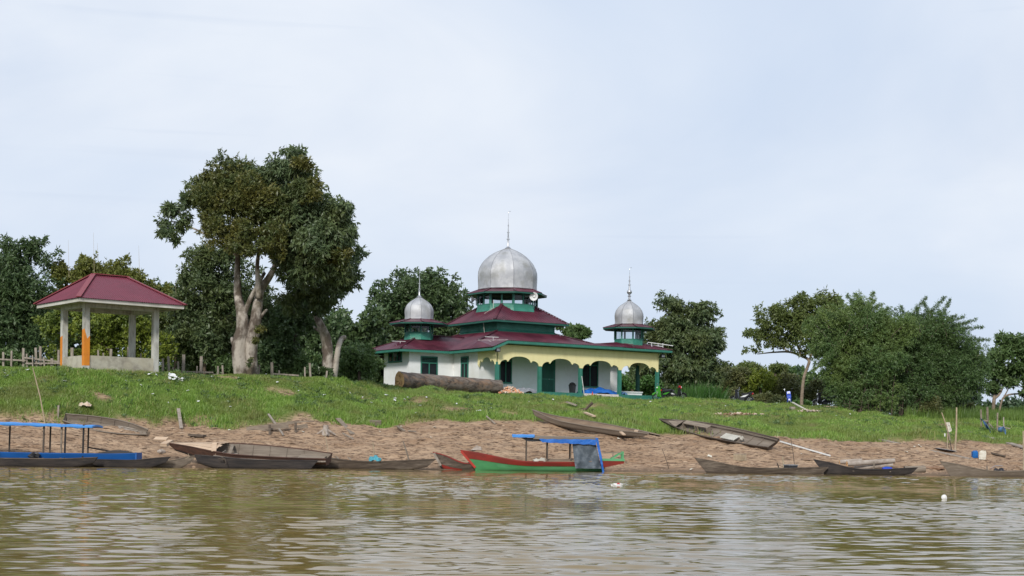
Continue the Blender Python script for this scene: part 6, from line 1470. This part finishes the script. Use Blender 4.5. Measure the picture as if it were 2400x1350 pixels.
tree('background_tree', 'tall olive tree spreading behind the gazebo roof', 'tree', (260, 850), 97.0, [
    ([(215, 625, 55, 38), (270, 640, 62, 42), (160, 650, 42, 40), (320, 665, 48, 42), (365, 690, 40, 36), (390, 715, 26, 25), (240, 700, 110, 60), (210, 600, 26, 16), (300, 610, 24, 16)], 23000, .20, .085, 'leaf_gold', dict(sub=12, droop=.15, fill=.3, k=7))], seed=7)
tree('yellow_green_shrub', 'bright yellow-green leafy shrub seen between the gazebo posts', 'shrub', (250, 860), 90.0, [
    ([(130, 770, 38, 50), (200, 760, 45, 45), (260, 770, 50, 55), (330, 780, 48, 55), (140, 830, 50, 35), (230, 825, 60, 40), (310, 835, 60, 35), (385, 830, 36, 42), (160, 720, 30, 26)], 20000, .18, .085, 'leaf_yellow', dict(sub=11, droop=.15, fill=.3, k=7))], seed=8)
tree('background_tree', 'dark olive tree between the gazebo and the big trunk, behind the fence', 'tree', (410, 870), 94.0, [
    ([(400, 760, 55, 55), (430, 820, 60, 55), (370, 740, 40, 36), (480, 840, 50, 45)], 11000, .20, .085, 'leaf_olive_green', dict(sub=11, droop=.2, fill=.35, k=7))], seed=9)
tree('background_tree', 'hazy green tree seen in the gap left of the mosque tree', 'tree', (790, 880), 118.0, [
    ([(790, 740, 42, 28), (820, 770, 36, 34), (760, 770, 40, 36), (800, 820, 60, 55), (850, 830, 45, 50), (730, 830, 50, 45)], 12000, .26, .11, 'leaf_green', dict(sub=10, droop=.25, fill=.35, k=7))], seed=10)
for i, (x, y, rx, ry, lb) in enumerate(((560, 850, 50, 35, 'dark bush behind the fence just left of the pale trunk'), (650, 830, 60, 50, 'tall dark bush behind the fence right of the pale trunk'), (700, 860, 45, 30, 'low dark bush between the pale trunk and the leaning trunk'), (740, 872, 34, 18, 'small leafy bush at the foot of the leaning trunk'), (840, 850, 45, 50, 'dark bush between the leaning trunk and the mosque'), (880, 860, 40, 55, 'glossy bush left of the mosque wall'), (20, 838, 40, 32, 'grey-green bush behind the fence at the left edge'), (690, 750, 50, 60, 'dark leafy mass under the crown of the leaning tree'))):
    tree('bush', lb, 'bush', (x, y + ry), {740: 85.5, 880: 108.0}.get(x, 91.0), [([(x, y, rx, ry), (x - rx * .5, y + ry * .3, rx * .6, ry * .7), (x + rx * .5, y + ry * .2, rx * .6, ry * .7)], 5200, .22, .09, 'leaf_dark' if i % 2 else 'leaf_green', dict(sub=9, droop=.25, fill=.4, k=7))], seed=40 + i, group='bushes behind the fence and by the mosque')
tree('round_tree', 'dense dome-shaped dark tree behind the left side of the mosque', 'tree', (985, 920), 122.0, [
    ([(985, 700, 95, 68), (920, 730, 60, 60), (1050, 715, 55, 62), (900, 800, 58, 65), (1000, 780, 110, 80), (1080, 760, 36, 60), (890, 870, 50, 55), (1020, 660, 60, 32), (960, 670, 60, 36), (880, 680, 24, 26), (930, 850, 70, 70)], 42000, .29, .12, 'leaf_dark', dict(sub=13, droop=.4, fill=.25, k=7))], seed=11)
tree('background_tree', 'small distant tree just above the right slope of the mosque roof', 'tree', (1345, 900), 150.0, [
    ([(1340, 775, 30, 17), (1365, 785, 26, 16), (1310, 765, 18, 12), (1340, 800, 50, 22)], 5000, .30, .14, 'leaf_green', dict(sub=9, droop=.2, fill=.35, k=7))], seed=12)
tree('background_tree', 'large dark tree with two upper lobes behind the right end of the mosque', 'tree', (1600, 935), 120.0, [
    ([(1572, 715, 44, 30), (1650, 735, 45, 34), (1610, 745, 60, 36), (1560, 790, 55, 50), (1630, 800, 70, 55), (1680, 800, 26, 45), (1590, 860, 80, 55), (1670, 870, 48, 45), (1510, 850, 40, 60), (1640, 910, 70, 30), (1560, 920, 60, 26)], 42000, .30, .09, 'leaf_mango', dict(sub=13, droop=.8, fill=.25, k=8, spread=.8))], seed=13)
tree('bush', 'bright green bush seen through the open end of the porch', 'bush', (1480, 925), 118.0, [
    ([(1455, 905, 30, 26), (1490, 910, 34, 24), (1520, 900, 26, 30), (1545, 912, 22, 20)], 6500, .24, .10, 'leaf_bright', dict(sub=8, droop=.2, fill=.4, k=7))], seed=14)
tree('spreading_tree', 'slender tree with airy one-sided crown between the scrub and the bamboo', 'tree', (1880, 945), 108.0, [
    ([(1800, 745, 42, 34), (1775, 790, 38, 28), (1850, 740, 52, 42), (1830, 795, 52, 36), (1890, 770, 52, 50), (1900, 712, 50, 30), (1945, 720, 50, 42), (1765, 822, 30, 16), (1905, 815, 34, 32), (1865, 705, 34, 22), (1940, 780, 50, 60, 3)], 21000, .23, .08, 'leaf_olive_green', dict(sub=13, droop=.4, fill=.3, k=6, subr=(.24, .4)))],
    [[(1878, 955, 7), (1880, 920, 6.5), (1884, 885, 6), (1892, 862, 6), (1896, 845, 6), (1880, 835, 5), (1850, 825, 4), (1810, 826, 3), (1775, 830, 1.5)],
     [(1893, 858, 5), (1905, 820, 4), (1925, 770, 3), (1940, 720, 1.5)], [(1878, 834, 4), (1866, 800, 3), (1858, 760, 1.5)], [(1845, 824, 3), (1815, 790, 2), (1795, 750, 1)], [(1868, 800, 2.5), (1890, 760, 1.5), (1895, 715, 1)]], 'bark_tan', 15)
tree('spreading_tree', 'rounded green tree with twin trunks at the right edge of the photo', 'tree', (2335, 985), 104.0, [
    ([(2365, 810, 44, 32), (2345, 850, 40, 36), (2395, 850, 44, 40), (2370, 890, 50, 30), (2330, 900, 28, 24), (2420, 900, 40, 34), (2395, 915, 34, 16), (2420, 830, 40, 40), (2320, 870, 22, 26)], 14000, .26, .10, 'leaf_green', dict(sub=10, droop=.3, fill=.3, k=7))],
    [[(2326, 990, 8), (2328, 960, 7), (2330, 935, 7), (2335, 905, 5), (2350, 870, 3)], [(2338, 990, 4.5), (2343, 960, 4), (2350, 935, 4), (2365, 925, 3.5), (2395, 922, 3), (2415, 915, 2)], [(2330, 935, 5), (2345, 920, 4), (2360, 880, 2)], [(2350, 935, 3), (2365, 905, 2), (2370, 860, 1)]], 'bark_tan', 16)
# scrub right of the mosque
for i, (x, y, rx, ry, mt, lb) in enumerate(((1730, 885, 40, 30, 'leaf_bush', 'olive scrub bush above the black and white motorbike'), (1780, 900, 48, 36, 'leaf_yellow', 'scrub bush with yellow flowering tips left of the blue motorbike'), (1835, 905, 40, 40, 'leaf_bush', 'brownish scrub bush behind the blue motorbike'), (1720, 930, 40, 20, 'leaf_bush', 'low dry scrub at the reeds right of the mosque tree'), (1790, 935, 50, 18, 'leaf_bush', 'low dry scrub between the two right motorbikes'), (1910, 920, 34, 26, 'leaf_bush', 'pale scrub bush behind the black motorbike'), (1880, 945, 26, 9, 'leaf_bright', 'small green bush at the foot of the slender tree'), (1750, 865, 44, 26, 'leaf_olive_green', 'rounded olive treetop behind the scrub'), (1815, 870, 40, 24, 'leaf_olive_green', 'darker treetop left of the slender trunk'), (2185, 955, 30, 22, 'leaf_bush', 'green scrub at the right foot of the bamboo'), (2240, 955, 40, 22, 'leaf_bush', 'scrub behind the tall bamboo pole'))):
    D_ = {7: 135, 8: 138, 9: 96, 10: 104}.get(i, 116.0 if y < 925 else 110.0)
    tree('scrub_bush', lb, 'bush', (x, y + ry), D_, [([(x, y, rx, ry), (x - rx * .55, y + ry * .35, rx * .6, ry * .65), (x + rx * .5, y + ry * .3, rx * .6, ry * .7)], 5500, .19, .075, mt, dict(sub=9, droop=.0, fill=.4, k=6))], seed=60 + i, group='scrub right of the mosque')
# reeds
rr_ = empty('reed_clump', gpt(1640, 108.5), (0, 0, 0), 'clump of tall bright green reeds at the foot of the tree right of the mosque', 'reeds'); rg = np.random.default_rng(8)
n = 2600; c = np.stack([(rg.normal(0, .8, n)).clip(-1.7, 1.7), rg.normal(0, .5, n), np.zeros(n)], 1); ld = unit(np.stack([rg.normal(.0, .38, n) + c[:, 0] * .15, rg.normal(0, .25, n), np.ones(n)], 1)); c[:, 2] -= rg.uniform(0, .55, n); crown_mesh('leaves', leafquads(c, ld, 1.35, .05, rg), M['reed'], rr_)

# bamboo
def bamboo(label, base, D, lean, blobs, nleaf, plumes, seed, nst, lm='leaf_bamboo'):
    rg = np.random.default_rng(seed); random.seed(seed); o_ = W(base[0], base[1], D); o_ = Vector((o_.x, D, gz(o_.x, D))); r = empty('bamboo_clump', o_, (0, 0, 0), label, 'bamboo', 'bamboo clumps')
    V = [foliage(pxblobs(blobs, D, .6), nleaf, .165, .034, rg, sub=13, droop=.35, fill=.4, k=8, spread=1.0, subr=(.28, .46), out=.8)]
    st = MB()
    for (x, y, tx, ty, dens) in plumes:
        P0 = W(x, y, D + random.uniform(-1.5, 1.5)) ; P1 = W(tx, ty, P0.y); m = (P0 + P1) / 2 + Vector(((P0.x - P1.x) * .15, 0, (P1.z - P0.z) * .10))
        pts = [P0.lerp(m, u).lerp(m.lerp(P1, u), u) for u in np.linspace(0, 1, 9)]
        st.tube([p - o_ for p in pts], [.025 * (1 - .1 * i) for i in range(9)], 4)
        nn_ = int(dens * (P1 - P0).length); u = rg.random(nn_) ** .8; A_ = np.array([tuple(p) for p in pts]); c = np.stack([np.interp(u * 8, range(9), A_[:, j]) for j in range(3)], 1)
        w_ = (1.15 - u)[:, None]; c = c + rg.normal(size=(nn_, 3)) * .20 * w_; V.append(leafquads(c, unit(rg.normal(size=(nn_, 3)) + np.array([.1, 0, -.2])), .19, .04, rg))
    for k in range(nst):
        a = random.uniform(-1, 1); q = random.choice(blobs); P0 = Vector((o_.x + a * 1.6, D + random.uniform(-.8, .8), o_.z)); P1 = W(q[0] + random.uniform(-.6, .6) * q[2], q[1], D + random.uniform(-1, 1)); m = Vector((lerp(P0.x, P1.x, .25), D, lerp(P0.z, P1.z, .7)))
        st.tube([P0.lerp(m, u).lerp(m.lerp(P1, u), u) - o_ for u in np.linspace(0, 1, 8)], [.035 - .003 * i for i in range(8)], 5)
    st.build('culms', M['bark_dark'], r)['kind'] = 'stuff'
    crown_mesh('leaves', np.concatenate(V), M[lm], r, o_)
    return r
random.seed(17)
pl1 = [(1990 + random.uniform(-60, 60), 770, x, y - 4, 260) for x, y in ((1965, 700), (1985, 694), (2002, 690), (2022, 700), (2048, 688), (2052, 705), (1940, 715), (1925, 740), (1905, 790), (2070, 715), (2085, 725), (1900, 830), (1905, 870), (2010, 720), (2035, 715))]
bamboo('big left bamboo clump, brighter green with soft drooping plumes', (2030, 965), 95.0, 0, [(1990, 760, 62, 58), (1945, 800, 48, 60), (2050, 780, 62, 62), (1960, 860, 62, 55), (2040, 860, 80, 70), (1985, 915, 58, 42), (2060, 930, 66, 38), (2090, 830, 50, 70), (1980, 945, 56, 26), (2050, 958, 60, 26), (2010, 840, 90, 90, 3), (2030, 900, 85, 60, 2.5), (2090, 765, 60, 55, .5), (1920, 760, 36, 40), (2010, 725, 40, 36)], 135000, pl1, 18, 40)
pl2 = [(2180 + random.uniform(-70, 70), 790, x, y - 4, 230) for x, y in ((2110, 722), (2125, 738), (2148, 722), (2165, 712), (2172, 700), (2215, 700), (2228, 706), (2200, 735), (2240, 742), (2262, 745), (2290, 752), (2305, 770), (2320, 800), (2318, 850), (2300, 880), (2270, 760), (2185, 730), (2140, 745))]
bamboo('right bamboo clump, darker and leaning right with feathery tips over the bank', (2150, 975), 97.0, 0, [(2150, 790, 66, 50), (2220, 800, 66, 52), (2275, 830, 46, 52), (2170, 860, 80, 66), (2250, 870, 62, 56), (2140, 930, 70, 42), (2210, 920, 66, 40), (2280, 900, 40, 36), (2130, 960, 60, 26), (2200, 955, 50, 24), (2100, 900, 50, 60), (2200, 855, 100, 80, 3), (2180, 900, 100, 60, 2.5), (2110, 790, 60, 60), (2195, 760, 50, 40), (2295, 870, 40, 60)], 135000, pl2, 19, 36, 'leaf_bamboo_dark')

# woods in the distance
def woods(name, rows, D, mt, n, Lf, Wf, seed, dep=.5):
    rg = np.random.default_rng(seed); o = crown_mesh(name, foliage(pxblobs(rows, D, dep), n, Lf, Wf, rg, sub=9, droop=.15, fill=.35, k=6), M[mt]); return tag(o, kind='stuff')
rg = np.random.default_rng(77)
rows = [(x, 800 + rg.uniform(-14, 14) - (40 if x < 640 else -15), 56, 80 + rg.uniform(0, 20)) for x in range(-120, 900, 38)] + [(x, 895, 48, 42) for x in range(-120, 900, 48)]
woods('dark_woods', rows, 112, 'leaf_dark', 60000, .34, .17, 31)
rows = [(x, 905 + rg.uniform(-8, 8), 50, 40) for x in range(1440, 1780, 40)] + [(x, 900 + rg.uniform(-14, 10), 46, 40) for x in range(1740, 2180, 36)]
woods('scrub_woods', rows, 145, 'leaf_green', 26000, .38, .18, 32)
rg = np.random.default_rng(78); rows = [(x, 858 + rg.uniform(-10, 8), 32, 24 + rg.uniform(0, 8)) for x in range(-60, 880, 30)]
woods('undergrowth', rows, 100, 'leaf_green', 26000, .22, .10, 36)
far = [(2200, 955, 50, 26), (2255, 940, 44, 30), (2300, 962, 34, 22), (2345, 965, 30, 20), (2375, 962, 34, 24), (2362, 945, 20, 16), (2410, 960, 40, 30), (2460, 950, 50, 34), (1850, 905, 60, 40), (1790, 915, 60, 40), (1740, 915, 50, 30), (2050, 930, 100, 40), (2130, 940, 80, 40), (2395, 975, 60, 16), (2300, 978, 60, 14)]
woods('far_treeline', far, 300, 'leaf_far', 22000, 1.0, .5, 33)
# wide backdrop of woods outside the frame, so that the bank does not end
rows = [(x, 930, 120, 60) for x in list(range(-1500, -150, 130)) + list(range(2520, 3900, 130))]
woods('outer_woods', rows, 160, 'leaf_dark', 16000, .6, .3, 34)
# thin tall grass stalks above the treeline behind the gazebo
for k, (x, y0, y1) in enumerate(((219, 640, 545), (228, 610, 570), (325, 640, 575), (411, 700, 655), (160, 650, 562))):
    b = MB(); b.tube([W(x + 2, y0, 92), W(x, y1, 92)], [.013, .005], 4); tag(b.build('bare_stalk', M['bamboo_pole'], None), 'thin bare stalk rising against the sky above the trees around the gazebo roof', 'stalk', 'bare stalks above the trees')

# ------------------------------------------------------------------ grass
rg = np.random.default_rng(41)
def blades(name, X, Y, h, w, m, lean=.45, kind='stuff'):
    n = len(X); Z = HN(X, Y) - .02; a = rg.uniform(0, 2 * math.pi, n); l = rg.normal(0, lean, n) * h
    bx_, by_ = np.cos(a) * w / 2, np.sin(a) * w / 2 * .6
    tx = X + np.cos(a + 1.3) * l; ty = Y + np.sin(a + 1.3) * l * .7 
    V = np.stack([np.stack([X - bx_, Y - by_, Z], 1), np.stack([X + bx_, Y + by_, Z], 1), np.stack([tx, ty, Z + h], 1)], 1).reshape(-1, 3)
    return tag(raw_mesh(name, V, np.arange(3 * n).reshape(-1, 3), M[m]), kind=kind)
n = 520000
px_ = rg.uniform(-80, 2480, n); yt_ = np.interp(px_, _px, _Yt); yg_ = np.interp(px_, _px, _Yg)
Y_ = yg_ - 2.5 + rg.random(n) ** 0.95 * (yt_ + 4.5 - yg_ + 2.5); X_ = (px_ - 1200) / F * Y_
g_ = grassf(X_, Y_); patch = fbm(X_ * .35, Y_ * .35, 4, 91); thin = np.where(patch > .60, .25, 1.0)
keep = rg.random(n) < g_ ** 1.2 * thin; X_, Y_, patch = X_[keep], Y_[keep], patch[keep]
edge = np.exp(-np.clip(Y_ - np.interp(1200 + F * X_ / Y_, _px, _Yg), 0, 99) / 2.2)
tuft = np.clip((fbm(X_ * .9, Y_ * .9, 3, 55) - .46) * 6, 0, 1)
pxx = 1200 + F * X_ / Y_
lush = np.clip(1 - np.abs(pxx - 1500) / 190, 0, 1) * (Y_ < 84)
h_ = (.06 + .07 * rg.random(len(X_)) + .19 * tuft * rg.random(len(X_)) + .24 * edge * rg.random(len(X_)) + .28 * lush * rg.random(len(X_)))
blades('bank_grass', X_, Y_, h_, .022 + .035 * rg.random(len(X_)), 'grass_a', lean=.95)
# dry straw-coloured blades and broad weeds scattered through the bank
rgw = np.random.default_rng(4)
M['straw'] = mat('dry_grass_blade', (0.30, 0.25, 0.10), .8, island=True, col2=(0.48, 0.42, 0.20), trans=.2)
sel = (rgw.random(len(X_)) < .05) & (fbm(X_ * .5, Y_ * .5, 3, 19) > .47); blades('dry_grass', X_[sel] + .02, Y_[sel] + .03, h_[sel] * 1.15 + .03, np.full(sel.sum(), .03), 'straw', lean=1.1)
wx, wy = X_[::90], Y_[::90]; k_ = (fbm(wx * .7, wy * .7, 3, 29) > .50); wx, wy = wx[k_], wy[k_]; nl = 14
cw = np.repeat(np.stack([wx, wy, HN(wx, wy) + .04], 1), nl, 0) + rgw.normal(size=(len(wx) * nl, 3)) * np.array([.10, .10, .03]); ldw = unit(rgw.normal(size=(len(cw), 3)) * np.array([1, 1, .4]) + np.array([0, 0, .9]))
tag(crown_mesh('bank_weeds', leafquads(cw, ldw, .15, .06, rgw), M['leaf_green']), kind='stuff')
# thin turf on the flat ground around the buildings
n = 60000; px_ = rg.uniform(-80, 2480, n); Y_ = np.interp(px_, _px, _Yt) + 3 + rg.random(n) * 10; X_ = (px_ - 1200) / F * Y_
lx = (X_ - MC.x) * MU.x + (Y_ - MC.y) * MU.y; ly = (X_ - MC.x) * MV.x + (Y_ - MC.y) * MV.y
keep = ~((ly > -.9) & (ly < 13.5) & (lx > -5) & (lx < 19)); X_, Y_ = X_[keep], Y_[keep]
blades('lawn_grass', X_, Y_, .07 + .10 * rg.random(len(X_)), np.full(len(X_), .05), 'grass_a')
# tall grass at the far right
n = 42000; px_ = rg.uniform(2120, 2480, n); Y_ = 95 + rg.random(n) * 24; X_ = (px_ - 1200) / F * Y_
blades('tall_grass', X_, Y_, (.35 + .75 * rg.random(n)) * np.clip(fbm(X_ * .3, Y_ * .3, 3, 12) * 1.7, .3, 1.3), np.full(n, .06), 'grass_b', lean=.3)
